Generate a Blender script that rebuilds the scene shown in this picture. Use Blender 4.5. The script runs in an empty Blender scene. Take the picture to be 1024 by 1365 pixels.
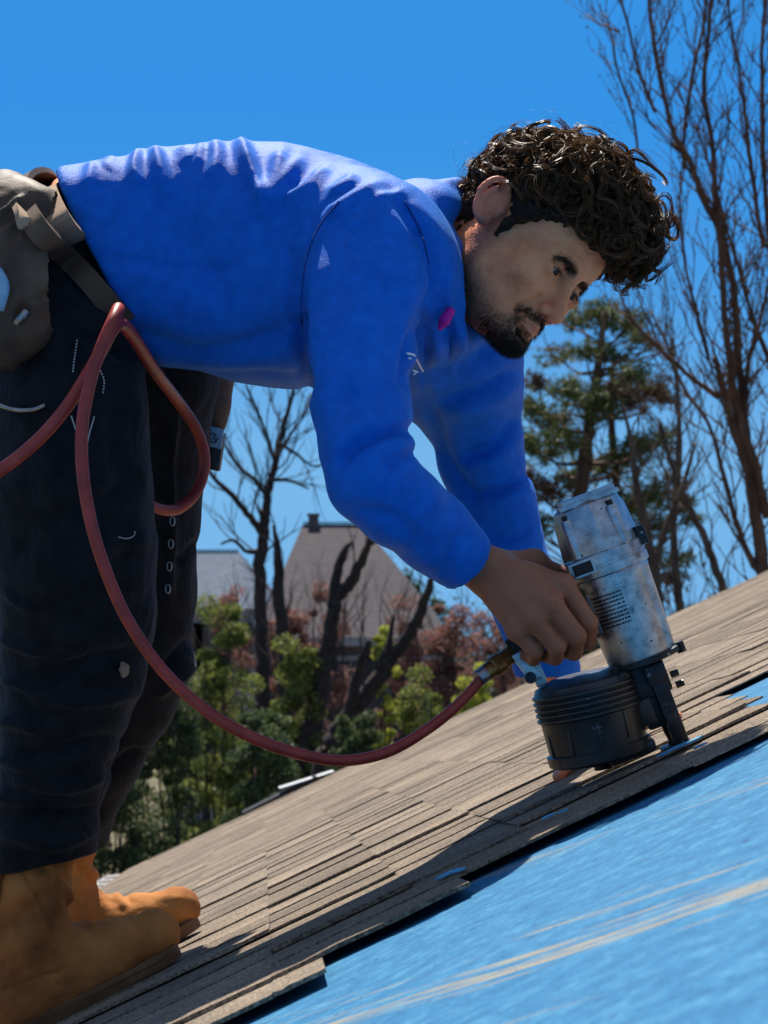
import bpy, bmesh, math, random
import numpy as np
from mathutils import Vector, Matrix, noise as mnoise

random.seed(7)
rng = np.random.default_rng(7)
SC = bpy.context.scene
COL = SC.collection
R = math.radians

# ------------------------------------------------------------------ camera
CZ = 5.6                      # camera height above the yard
FPX = 2625.0                  # focal length in photograph pixels (1024 x 1365)
cam_data = bpy.data.cameras.new("camera")
cam_data.sensor_fit = 'VERTICAL'
cam_data.sensor_height = 24.0
cam_data.lens = 24.0 * FPX / 1365.0
cam_data.clip_start = 0.05
cam_data.clip_end = 3000.0
cam_data.dof.use_dof = True
cam_data.dof.focus_distance = 2.45
cam_data.dof.aperture_fstop = 8.5
cam = bpy.data.objects.new("camera", cam_data)
cam.location = (0, 0, CZ)
cam.rotation_euler = (R(90), 0, 0)
COL.objects.link(cam)
SC.camera = cam

# ------------------------------------------------------------------ sky and sun
SUN_EL, SUN_AZ = 58.0, -8.0    # azimuth measured from straight ahead, negative = left
world = bpy.data.worlds.new("World")
SC.world = world
world.use_nodes = True
wn = world.node_tree
wn.nodes.clear()
w_out = wn.nodes.new('ShaderNodeOutputWorld')
w_bg = wn.nodes.new('ShaderNodeBackground')
w_sky = wn.nodes.new('ShaderNodeTexSky')
w_sky.sky_type = 'NISHITA'
w_sky.sun_disc = False
w_sky.sun_elevation = R(SUN_EL)
w_sky.sun_rotation = R(SUN_AZ)
w_sky.altitude = 300
w_sky.air_density = 1.0
w_sky.dust_density = 0.1
w_sky.ozone_density = 3.0
# the blue in view as the camera renders it: brightness of the sky mapped to its colour
w_bw = wn.nodes.new('ShaderNodeRGBToBW')
w_mul = wn.nodes.new('ShaderNodeMath'); w_mul.operation = 'MULTIPLY'; w_mul.inputs[1].default_value = .1
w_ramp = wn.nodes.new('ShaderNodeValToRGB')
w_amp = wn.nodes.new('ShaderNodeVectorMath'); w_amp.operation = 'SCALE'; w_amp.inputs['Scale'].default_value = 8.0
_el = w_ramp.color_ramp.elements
for _i, (_p, _c) in enumerate([(.08, (.188, .203, .250)), (.20, (.125, .19, .31)), (.34, (.025, .172, .46)), (.49, (.0215, .172, .47)), (.66, (.045, .204, .47)), (.90, (.113, .283, .492)), (1., (.183, .348, .514))]):  # dim stops lie out of view, paled to add fill light on the shaded side
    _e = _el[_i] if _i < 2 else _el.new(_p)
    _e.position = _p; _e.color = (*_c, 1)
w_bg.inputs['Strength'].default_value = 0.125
w_tc = wn.nodes.new('ShaderNodeTexCoord'); w_sep = wn.nodes.new('ShaderNodeSeparateXYZ'); w_cmb = wn.nodes.new('ShaderNodeCombineXYZ'); w_max = wn.nodes.new('ShaderNodeMath')
w_max.operation = 'MAXIMUM'; w_max.inputs[1].default_value = .012      # below eye level the air keeps its horizon colour
wn.links.new(w_tc.outputs['Generated'], w_sep.inputs[0]); wn.links.new(w_sep.outputs['X'], w_cmb.inputs['X']); wn.links.new(w_sep.outputs['Y'], w_cmb.inputs['Y'])
wn.links.new(w_sep.outputs['Z'], w_max.inputs[0]); wn.links.new(w_max.outputs[0], w_cmb.inputs['Z']); wn.links.new(w_cmb.outputs[0], w_sky.inputs['Vector'])
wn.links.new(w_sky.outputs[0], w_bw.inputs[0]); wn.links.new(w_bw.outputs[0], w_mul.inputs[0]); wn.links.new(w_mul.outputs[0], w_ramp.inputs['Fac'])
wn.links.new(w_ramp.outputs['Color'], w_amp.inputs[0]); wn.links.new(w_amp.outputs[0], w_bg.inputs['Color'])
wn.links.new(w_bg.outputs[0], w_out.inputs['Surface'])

sun_data = bpy.data.lights.new("sun", 'SUN')
sun_data.energy = 5.0
sun_data.angle = R(0.5)
sun_data.color = (1.0, 0.93, 0.82)
sun = bpy.data.objects.new("sun", sun_data)
_el, _az = R(SUN_EL), R(SUN_AZ)
SUN_DIR = Vector((math.sin(_az) * math.cos(_el), math.cos(_az) * math.cos(_el), math.sin(_el)))
sun.rotation_euler = SUN_DIR.to_track_quat('Z', 'Y').to_euler()
sun.location = (0, 0, 20)
COL.objects.link(sun)

SC.view_settings.view_transform = 'Standard'
SC.view_settings.look = 'None'
SC.view_settings.exposure = 0.75
SC.view_settings.gamma = 1.0
SC.view_settings.use_curve_mapping = False
SC.cycles.use_denoising = True
SC.cycles.max_bounces = 8

# ------------------------------------------------------------------ small helpers
def P(px, py, Y):
    return np.array([(px - 512.0) / FPX * Y, Y, CZ + (682.5 - py) / FPX * Y])

def to_px(V):
    return 512.0 + FPX * V[:, 0] / V[:, 1], 682.5 - FPX * (V[:, 2] - CZ) / V[:, 1]

def unit(v):
    v = np.asarray(v, float)
    return v / np.linalg.norm(v)

def tag(o, label=None, cat=None, group=None, kind=None):
    if label: o["label"] = label
    if cat: o["category"] = cat
    if group: o["group"] = group
    if kind: o["kind"] = kind
    return o

def empty(name, loc):
    o = bpy.data.objects.new(name, None)
    o.location = Vector([float(c) for c in loc])
    o.empty_display_size = 0.1
    COL.objects.link(o)
    return o

PARENTS = []
def link(o, parent=None):
    """link; parts keep world coordinates while being children"""
    COL.objects.link(o)
    if parent is not None:
        o.parent = parent
        PARENTS.append((o, parent))
    return o

def fix_parents():
    for o, p in PARENTS:
        o.matrix_parent_inverse = p.matrix_basis.inverted()

def mesh_obj(name, V, Fc, mat, parent=None, smooth=True, attrs=None):
    me = bpy.data.meshes.new(name)
    V = np.asarray(V, dtype=np.float32)
    if isinstance(Fc, np.ndarray):
        n, k = Fc.shape
        me.vertices.add(len(V)); me.vertices.foreach_set('co', V.ravel())
        me.loops.add(n * k); me.loops.foreach_set('vertex_index', Fc.astype(np.int32).ravel())
        me.polygons.add(n)
        me.polygons.foreach_set('loop_start', np.arange(0, n * k, k, dtype=np.int32))
        me.update(calc_edges=True)
    else:
        me.from_pydata([tuple(map(float, v)) for v in V], [], [tuple(int(i) for i in f) for f in Fc])
        me.update()
    if smooth:
        me.polygons.foreach_set('use_smooth', np.ones(len(me.polygons), dtype=bool))
    if attrs:
        for k, a in attrs.items():
            at = me.attributes.new(k, 'FLOAT', 'POINT')
            at.data.foreach_set('value', np.asarray(a, dtype=np.float32))
    if mat is not None:
        me.materials.append(mat)
    o = bpy.data.objects.new(name, me)
    return link(o, parent)

class MB:
    """collects faces for one mesh"""
    def __init__(self): self.v = []; self.f = []
    def add(self, V, Fc):
        b = len(self.v)
        self.v.extend([tuple(map(float, p)) for p in V]); self.f.extend([tuple(i + b for i in f) for f in Fc])
    def box(self, c, ax, ay, az, bev=0.0):
        c = np.asarray(c, float); ax, ay, az = (np.asarray(a, float) for a in (ax, ay, az))
        if bev <= 0:
            V = [c + sx * ax + sy * ay + sz * az for sx in (-1, 1) for sy in (-1, 1) for sz in (-1, 1)]
            self.add(V, [(0, 1, 3, 2), (4, 6, 7, 5), (0, 4, 5, 1), (2, 3, 7, 6), (0, 2, 6, 4), (1, 5, 7, 3)])
            return
        bm = bmesh.new()
        r = bmesh.ops.create_cube(bm, size=2.0)
        la, lb, lc = (np.linalg.norm(a) for a in (ax, ay, az))
        for v in bm.verts: v.co = Vector((v.co.x * la, v.co.y * lb, v.co.z * lc))
        bmesh.ops.bevel(bm, geom=list(bm.edges), offset=min(bev, .45 * min(la, lb, lc) * 2), segments=2, affect='EDGES', profile=.6)
        ux, uy, uz = ax / la, ay / lb, az / lc
        bm.verts.ensure_lookup_table()
        V = [c + v.co.x * ux + v.co.y * uy + v.co.z * uz for v in bm.verts]
        self.add(V, [[v.index for v in f.verts] for f in bm.faces]); bm.free()
    def lathe(self, o, axis, prof, n=24, squash=None, ref=(0, -1, 0), cap=True):
        """prof: (t along axis, radius)"""
        axis = unit(axis); e1 = unit(np.cross(axis, np.cross(ref, axis))); e2 = np.cross(axis, e1)
        o = np.asarray(o, float); V = []
        for t, r in prof:
            for k in range(n):
                a = 2 * math.pi * k / n
                rr = r if squash is None else r * squash(a, t)
                V.append(o + axis * t + rr * (math.cos(a) * e1 + math.sin(a) * e2))
        Fc = []
        for i in range(len(prof) - 1):
            for k in range(n):
                k2 = (k + 1) % n
                Fc.append((i * n + k, i * n + k2, (i + 1) * n + k2, (i + 1) * n + k))
        if cap:
            Fc.append(tuple(range(n - 1, -1, -1))); Fc.append(tuple(range((len(prof) - 1) * n, len(prof) * n)))
        self.add(V, Fc)
    def tube(self, pts, rad, n=8, cap=True):
        V, Fc = tube(pts, rad, n, cap); self.add(V, Fc)
    def build(self, name, mat, parent=None, smooth=False, flat_angle=None):
        o = mesh_obj(name, self.v, self.f, mat, parent, smooth)
        if flat_angle:
            o.data.polygons.foreach_set('use_smooth', np.ones(len(o.data.polygons), dtype=bool))
            o.data.set_sharp_from_angle(angle=R(flat_angle))
        return o

def catmull(pts, n):
    """pts (k,d) -> dense samples"""
    p = np.asarray(pts, float)
    p = np.vstack([2 * p[0] - p[1], p, 2 * p[-1] - p[-2]])
    out = []
    for i in range(1, len(p) - 2):
        for t in np.arange(n) / n:
            a, b, c, d = p[i - 1], p[i], p[i + 1], p[i + 2]
            out.append(.5 * ((2 * b) + (-a + c) * t + (2 * a - 5 * b + 4 * c - d) * t * t + (-a + 3 * b - 3 * c + d) * t ** 3))
    out.append(p[-2])
    return np.array(out)

def tube(pts, rad, n=8, cap=True):
    pts = np.asarray(pts, float); m = len(pts)
    rad = np.full(m, rad) if np.isscalar(rad) else np.asarray(rad, float)
    T = np.gradient(pts, axis=0); T /= np.linalg.norm(T, axis=1)[:, None] + 1e-12
    ref = np.array([0, -1, 0.]) if abs(T[0][1]) < .9 else np.array([1., 0, 0])
    N = unit(np.cross(T[0], ref)); V = []
    for i in range(m):
        N = N - T[i] * (N @ T[i]); N /= np.linalg.norm(N) + 1e-12
        B = np.cross(T[i], N)
        for k in range(n):
            a = 2 * math.pi * k / n
            V.append(pts[i] + rad[i] * (math.cos(a) * N + math.sin(a) * B))
    Fc = []
    for i in range(m - 1):
        for k in range(n):
            k2 = (k + 1) % n
            Fc.append((i * n + k, i * n + k2, (i + 1) * n + k2, (i + 1) * n + k))
    if cap:
        Fc.append(tuple(range(n - 1, -1, -1))); Fc.append(tuple(range((m - 1) * n, m * n)))
    return V, Fc

def many_tubes(P3, rad, n=3):
    """P3 (s,m,3) strands, rad (s,m): vectorised open tubes -> V, F arrays"""
    s, m, _ = P3.shape
    T = np.gradient(P3, axis=1); T /= np.linalg.norm(T, axis=2, keepdims=True) + 1e-12
    ref = np.where(np.abs(T[..., 2:3]) < .9, np.array([0, 0, 1.]), np.array([1., 0, 0]))
    N = np.cross(T, ref); N /= np.linalg.norm(N, axis=2, keepdims=True) + 1e-12
    B = np.cross(T, N)
    a = np.arange(n) * 2 * math.pi / n
    V = P3[:, :, None, :] + rad[:, :, None, None] * (np.cos(a)[None, None, :, None] * N[:, :, None, :] + np.sin(a)[None, None, :, None] * B[:, :, None, :])
    base = np.arange(s)[:, None, None] * m * n + np.arange(m - 1)[None, :, None] * n
    k = np.arange(n)[None, None, :]; k2 = (k + 1) % n
    Fc = np.stack([base + k, base + k2, base + n + k2, base + n + k], axis=-1).reshape(-1, 4)
    return V.reshape(-1, 3), Fc

# ------------------------------------------------------------------ implicit surfaces
class Field:
    def __init__(self, lo, hi, h):
        self.lo = np.asarray(lo, float); self.h = h
        self.n = np.ceil((np.asarray(hi, float) - self.lo) / h).astype(int) + 1
        self.D = np.full(self.n, 9.0, dtype=np.float32)
    def sub(self, lo, hi):
        a = np.clip(np.floor((np.asarray(lo) - self.lo) / self.h).astype(int), 0, self.n - 1)
        b = np.clip(np.ceil((np.asarray(hi) - self.lo) / self.h).astype(int) + 1, 1, self.n)
        if (b <= a).any(): return None, None
        sl = tuple(slice(x, y) for x, y in zip(a, b))
        g = [(self.lo[i] + self.h * np.arange(a[i], b[i])).astype(np.float32) for i in range(3)]
        return sl, np.stack(np.meshgrid(*g, indexing='ij'), axis=-1)
    def put(self, sl, d, k, op):
        A = self.D[sl]
        if op == 'add':
            if k > 0:
                h = np.maximum(k - np.abs(A - d), 0) / k
                self.D[sl] = np.minimum(A, d) - h * h * k * .25
            else: self.D[sl] = np.minimum(A, d)
        else:
            d = -d
            if k > 0:
                h = np.maximum(k - np.abs(A - d), 0) / k
                self.D[sl] = np.maximum(A, d) + h * h * k * .25
            else: self.D[sl] = np.maximum(A, d)
    def ell(self, c, r, M=None, k=.01, op='add'):
        c = np.asarray(c, float); r = np.asarray(r, float)
        m = r.max() + k + 3 * self.h
        sl, G = self.sub(c - m, c + m)
        if sl is None: return
        q = G - c.astype(np.float32)
        if M is not None: q = q @ np.asarray(M, np.float32).T     # rows of M = local axes
        q0 = np.linalg.norm(q / r.astype(np.float32), axis=-1); q1 = np.linalg.norm(q / (r * r).astype(np.float32), axis=-1)
        self.put(sl, (q0 * (q0 - 1) / (q1 + 1e-9)).astype(np.float32), k, op)
    def cone(self, a, b, ra, rb, k=.01, op='add', sq=None):
        """capsule with two radii; sq = (axis, factor) flattens along an axis"""
        a = np.asarray(a, float); b = np.asarray(b, float)
        m = max(ra, rb) * (1.0 if sq is None else max(1.0, 1 / sq[1])) + k + 3 * self.h
        sl, G = self.sub(np.minimum(a, b) - m, np.maximum(a, b) + m)
        if sl is None: return
        ab = (b - a).astype(np.float32); q = G - a.astype(np.float32)
        t = np.clip(q @ ab / (ab @ ab + 1e-12), 0, 1)
        q = q - t[..., None] * ab
        if sq is not None:
            ax = unit(sq[0]).astype(np.float32)
            q = q + ((q @ ax) * (1 / sq[1] - 1))[..., None] * ax
        self.put(sl, (np.linalg.norm(q, axis=-1) - (ra + t * (rb - ra))).astype(np.float32), k, op)
    def chain(self, pts, k=.01, sq=None):
        for (a, ra), (b, rb) in zip(pts[:-1], pts[1:]): self.cone(a, b, ra, rb, k, 'add', sq)
    def tube(self, st, A, B, cap=.03, k=.02, sub=4, pw=2.0):
        """st rows: x y z a b ; elliptical sections with half sizes a along A, b along B"""
        S = catmull(st, sub); A = unit(A).astype(np.float32); B = unit(B).astype(np.float32); Tt = np.cross(A, B)
        lo = S[:, :3].min(0) - S[:, 3:].max() - k - 4 * self.h; hi = S[:, :3].max(0) + S[:, 3:].max() + k + 4 * self.h
        sl, G = self.sub(lo, hi)
        best = np.full(G.shape[:3], 9.0, np.float32)
        for i in range(len(S) - 1):
            a, b = S[i, :3], S[i + 1, :3]
            m = S[i:i + 2, 3:].max() + k + .03
            la = np.maximum(((np.minimum(a, b) - m - self.lo) / self.h).astype(int) - np.array([s.start for s in sl]), 0)
            hb = ((np.maximum(a, b) + m - self.lo) / self.h).astype(int) + 2 - np.array([s.start for s in sl])
            ss = tuple(slice(x, max(x, y)) for x, y in zip(la, hb))
            g = G[ss]
            if g.size == 0: continue
            ab = (b - a).astype(np.float32); q = g - a.astype(np.float32)
            t = np.clip(q @ ab / (ab @ ab + 1e-12), 0, 1); q = q - t[..., None] * ab
            ra = (S[i, 3] + t * (S[i + 1, 3] - S[i, 3])).astype(np.float32); rb = (S[i, 4] + t * (S[i + 1, 4] - S[i, 4])).astype(np.float32)
            tg = unit(ab).astype(np.float32); ax_ = q @ tg; q = q - ax_[..., None] * tg
            rho = ((np.abs(q @ A) / ra) ** pw + (np.abs(q @ B) / rb) ** pw + (np.abs(ax_) / cap) ** pw) ** (1 / pw)
            best[ss] = np.minimum(best[ss], (rho - 1) * np.minimum(ra, rb))
        self.put(sl, best, k, 'add')
    def plane_cut(self, o, nrm, k=.0, box=None):
        """remove the side that nrm points to"""
        lo, hi = box if box else (self.lo, self.lo + self.h * self.n)
        sl, G = self.sub(lo, hi)
        d = ((G - np.asarray(o, np.float32)) @ unit(nrm).astype(np.float32))
        self.put(sl, -d, k, 'sub')
    def mesh(self, smooth=2):
        D = self.D; S = D < 0
        c = np.zeros(np.array(D.shape) - 1, np.uint8)
        for i in (0, 1):
            for j in (0, 1):
                for l in (0, 1):
                    c += S[i:D.shape[0] - 1 + i, j:D.shape[1] - 1 + j, l:D.shape[2] - 1 + l]
        act = (c > 0) & (c < 8)
        idx = np.full(act.shape, -1, np.int64); ii = np.argwhere(act); idx[act] = np.arange(len(ii))
        pos = np.zeros((len(ii), 3)); cnt = np.zeros(len(ii))
        cor = [np.array(x) for x in [(0,0,0),(1,0,0),(0,1,0),(1,1,0),(0,0,1),(1,0,1),(0,1,1),(1,1,1)]]
        for a, b in [(0,1),(2,3),(4,5),(6,7),(0,2),(1,3),(4,6),(5,7),(0,4),(1,5),(2,6),(3,7)]:
            pa, pb = ii + cor[a], ii + cor[b]
            da, db = D[tuple(pa.T)], D[tuple(pb.T)]
            m = (da < 0) != (db < 0)
            t = da[m] / (da[m] - db[m])
            pos[m] += pa[m] + t[:, None] * (cor[b] - cor[a]); cnt[m] += 1
        V = self.lo + self.h * pos / cnt[:, None]
        faces = []
        for ax in range(3):
            o1, o2 = [(1, 2), (2, 0), (0, 1)][ax]
            s0 = [slice(None)] * 3; s1 = [slice(None)] * 3; s0[ax] = slice(0, -1); s1[ax] = slice(1, None)
            A, B = S[tuple(s0)], S[tuple(s1)]
            e = np.argwhere(A != B); e = e[(e[:, o1] > 0) & (e[:, o2] > 0) & (e[:, o1] < D.shape[o1] - 1) & (e[:, o2] < D.shape[o2] - 1)]
            d1 = np.zeros(3, int); d1[o1] = 1; d2 = np.zeros(3, int); d2[o2] = 1
            q = np.stack([idx[tuple((e - d1 - d2).T)], idx[tuple((e - d2).T)], idx[tuple(e.T)], idx[tuple((e - d1).T)]], axis=1)
            fl = ~A[tuple(e.T)]
            q[fl] = q[fl][:, ::-1]
            faces.append(q)
        Fc = np.vstack(faces); Fc = Fc[(Fc >= 0).all(1)]
        V = laplace(V, Fc, smooth)
        return V, Fc

def edges_of(Fc):
    k = Fc.shape[1]
    E = np.vstack([np.stack([Fc[:, i], Fc[:, (i + 1) % k]], 1) for i in range(k)])
    return E

def laplace(V, Fc, it, lam=.5):
    if it <= 0: return V
    E = edges_of(Fc); n = len(V)
    deg = np.bincount(E[:, 0], minlength=n) + np.bincount(E[:, 1], minlength=n)
    for _ in range(it):
        acc = np.stack([np.bincount(E[:, 0], V[E[:, 1], c], n) + np.bincount(E[:, 1], V[E[:, 0], c], n) for c in range(3)], 1)
        V = V + lam * (acc / np.maximum(deg, 1)[:, None] - V)
    return V

def normals_of(V, Fc):
    a, b, c, d = (V[Fc[:, i]] for i in range(4))
    fn = np.cross(c - a, d - b)
    N = np.stack([sum(np.bincount(Fc[:, k], fn[:, i], len(V)) for k in range(4)) for i in range(3)], 1)
    return N / (np.linalg.norm(N, axis=1)[:, None] + 1e-12)

def noise_at(V, scale, seed=0.0, oct=1):
    off = Vector((seed * 13.1, seed * 7.7, seed * 3.3))
    if oct == 1: return np.array([mnoise.noise(Vector(v) * scale + off) for v in V])
    return np.array([mnoise.fractal(Vector(v) * scale + off, 1.0, 2.0, oct) for v in V])

def seg_dist(X, Y, pts):
    """distance (px) from points to a polyline, and signed side"""
    best = np.full(len(X), 1e9); tt = np.zeros(len(X)); L = len(pts) - 1
    for i in range(L):
        ax, ay = pts[i]; bx, by = pts[i + 1]
        dx, dy = bx - ax, by - ay
        t = np.clip(((X - ax) * dx + (Y - ay) * dy) / (dx * dx + dy * dy + 1e-9), 0, 1)
        d = np.hypot(X - ax - t * dx, Y - ay - t * dy)
        m = d < best; best[m] = d[m]; tt[m] = (i + t[m]) / L
    return best, tt

def strokes(V, N, items, mask=None):
    """folds: each item (polyline in px, half width px, height m). Raised (+) or sunk (-) along the normal"""
    X, Y = to_px(V); out = np.zeros(len(V))
    for pts, w, amp in items:
        c = catmull(pts, 5)
        d, t = seg_dist(X, Y, c)
        taper = np.clip(np.minimum(t, 1 - t) * 5, 0, 1) ** .7
        out += amp * np.exp(-(d / w) ** 2) * (.25 + .75 * taper)
    if mask is not None: out *= mask
    return V + N * out[:, None]

# ------------------------------------------------------------------ materials
def new_mat(name):
    m = bpy.data.materials.new(name); m.use_nodes = True
    nt = m.node_tree; b = nt.nodes['Principled BSDF']
    return m, nt, b

def nd(nt, t, **kw):
    n = nt.nodes.new(t)
    for k, v in kw.items():
        if k in n.inputs: n.inputs[k].default_value = v
        else: setattr(n, k, v)
    return n

def coords(nt, kind='Object', scale=(1, 1, 1), rot=(0, 0, 0)):
    tc = nt.nodes.new('ShaderNodeNewGeometry' if kind == 'World' else 'ShaderNodeTexCoord'); kind = 'Position' if kind == 'World' else kind; mp = nt.nodes.new('ShaderNodeMapping')
    mp.inputs['Scale'].default_value = scale; mp.inputs['Rotation'].default_value = rot
    nt.links.new(tc.outputs[kind], mp.inputs['Vector'])
    return mp.outputs['Vector']

def ramp(nt, fac, stops):
    r = nt.nodes.new('ShaderNodeValToRGB'); el = r.color_ramp.elements
    while len(el) > 1: el.remove(el[-1])
    el[0].position = stops[0][0]; el[0].color = (*stops[0][1], 1)
    for p, c in stops[1:]:
        e = el.new(p); e.color = (*c, 1)
    nt.links.new(fac, r.inputs['Fac'])
    return r.outputs['Color']

def noisy_mat(name, stops, scale=8, rough=.8, bump=.0, bscale=80, detail=6, spec=.3, vec_scale=(1, 1, 1), metallic=0., bdist=.002, kind='Object', rvar=0.0, speck=None, island=0.0, rot=(0, 0, 0)):
    m, nt, b = new_mat(name)
    vec = coords(nt, kind, vec_scale, rot)
    n = nd(nt, 'ShaderNodeTexNoise', Scale=scale, Detail=detail, Roughness=.6)
    nt.links.new(vec, n.inputs['Vector'])
    colr = ramp(nt, n.outputs['Fac'], stops)
    if speck:                                    # (scale, threshold, colour): small specks with a shape of their own
        s = nd(nt, 'ShaderNodeTexNoise', Scale=speck[0], Detail=3.0)
        nt.links.new(vec, s.inputs['Vector'])
        f = ramp(nt, s.outputs['Fac'], [(speck[1], (0, 0, 0)), (speck[1] + .04, (1, 1, 1))])
        mx = nt.nodes.new('ShaderNodeMixRGB'); mx.inputs['Color2'].default_value = (*speck[2], 1)
        nt.links.new(f, mx.inputs['Fac']); nt.links.new(colr, mx.inputs['Color1']); colr = mx.outputs[0]
    if island > 0:
        oi = nt.nodes.new('ShaderNodeObjectInfo'); hs = nt.nodes.new('ShaderNodeHueSaturation')
        mr = nt.nodes.new('ShaderNodeMapRange'); mr.inputs['To Min'].default_value = 1 - island; mr.inputs['To Max'].default_value = 1 + island
        nt.links.new(oi.outputs['Random'], mr.inputs['Value']); nt.links.new(mr.outputs[0], hs.inputs['Value'])
        nt.links.new(colr, hs.inputs['Color']); colr = hs.outputs[0]
    nt.links.new(colr, b.inputs['Base Color'])
    b.inputs['Roughness'].default_value = rough
    b.inputs['Specular IOR Level'].default_value = spec
    b.inputs['Metallic'].default_value = metallic
    if rvar:
        mr = nt.nodes.new('ShaderNodeMapRange'); mr.inputs['To Min'].default_value = rough - rvar; mr.inputs['To Max'].default_value = rough + rvar
        nt.links.new(n.outputs['Fac'], mr.inputs['Value']); nt.links.new(mr.outputs[0], b.inputs['Roughness'])
    if bump:
        n2 = nd(nt, 'ShaderNodeTexNoise', Scale=bscale, Detail=4.0, Roughness=.7)
        nt.links.new(vec, n2.inputs['Vector'])
        bp = nd(nt, 'ShaderNodeBump', Strength=bump, Distance=bdist)
        nt.links.new(n2.outputs['Fac'], bp.inputs['Height']); nt.links.new(bp.outputs[0], b.inputs['Normal'])
    return m
# ------------------------------------------------------------------ the roof being shingled
RC = unit([1.0118, .1205, .458])        # along the courses
RS = unit([-.063, 1.0, -.124])          # across the courses, away from the camera
RN = unit(np.cross(RC, RS))
RO = np.array([0, 2.4, CZ - .453])
def roof(u, v, w=0.0): return RO + u * RC + v * RS + w * RN
def roof_hit(px, py):
    d = P(px, py, 1.0) - np.array([0, 0, CZ]); o = np.array([0, 0, CZ])
    return o + d * (RN @ (RO - o)) / (RN @ d)
def roof_uv(px, py):
    q = roof_hit(px, py) - RO
    return q @ RC, q @ RS
ROOF_M = Matrix(((RC[0], RS[0], RN[0], RO[0]), (RC[1], RS[1], RN[1], RO[1]), (RC[2], RS[2], RN[2], RO[2]), (0, 0, 0, 1)))
V_MAX, U_MAX = 6.35, 3.4
def u_left(v): return -1.19 + .068 * v

m_shingle = noisy_mat('shingle_granules', [(.0, (.05, .04, .032)), (.36, (.088, .072, .057)), (.5, (.20, .164, .128)), (.64, (.35, .29, .226)), (1., (.52, .44, .35))], scale=260, detail=3, rough=.95, bump=.9, bscale=420, spec=.2, kind='World', bdist=.0025, island=.20)
nt_ = m_shingle.node_tree                                   # broad weathering patches over the granules
_b = nt_.nodes['Principled BSDF']; _src = _b.inputs['Base Color'].links[0].from_socket
_g = nt_.nodes.new('ShaderNodeNewGeometry'); _n = nd(nt_, 'ShaderNodeTexNoise', Scale=9.0, Detail=5.0)
nt_.links.new(_g.outputs['Position'], _n.inputs['Vector'])
_c = ramp(nt_, _n.outputs['Fac'], [(.3, (.74, .72, .72)), (.7, (1.18, 1.14, 1.08))])
_i = ramp(nt_, _g.outputs['Random Per Island'], [(0, (.80, .79, .80)), (.5, (1., 1., 1.)), (1, (1.16, 1.13, 1.08))])
_k = nt_.nodes.new('ShaderNodeMixRGB'); _k.blend_type = 'MULTIPLY'; _k.inputs['Fac'].default_value = 1
nt_.links.new(_c, _k.inputs['Color1']); nt_.links.new(_i, _k.inputs['Color2']); _c = _k.outputs[0]
_m = nt_.nodes.new('ShaderNodeMixRGB'); _m.blend_type = 'MULTIPLY'; _m.inputs['Fac'].default_value = 1
nt_.links.new(_src, _m.inputs['Color1']); nt_.links.new(_c, _m.inputs['Color2']); nt_.links.new(_m.outputs[0], _b.inputs['Base Color'])

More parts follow.
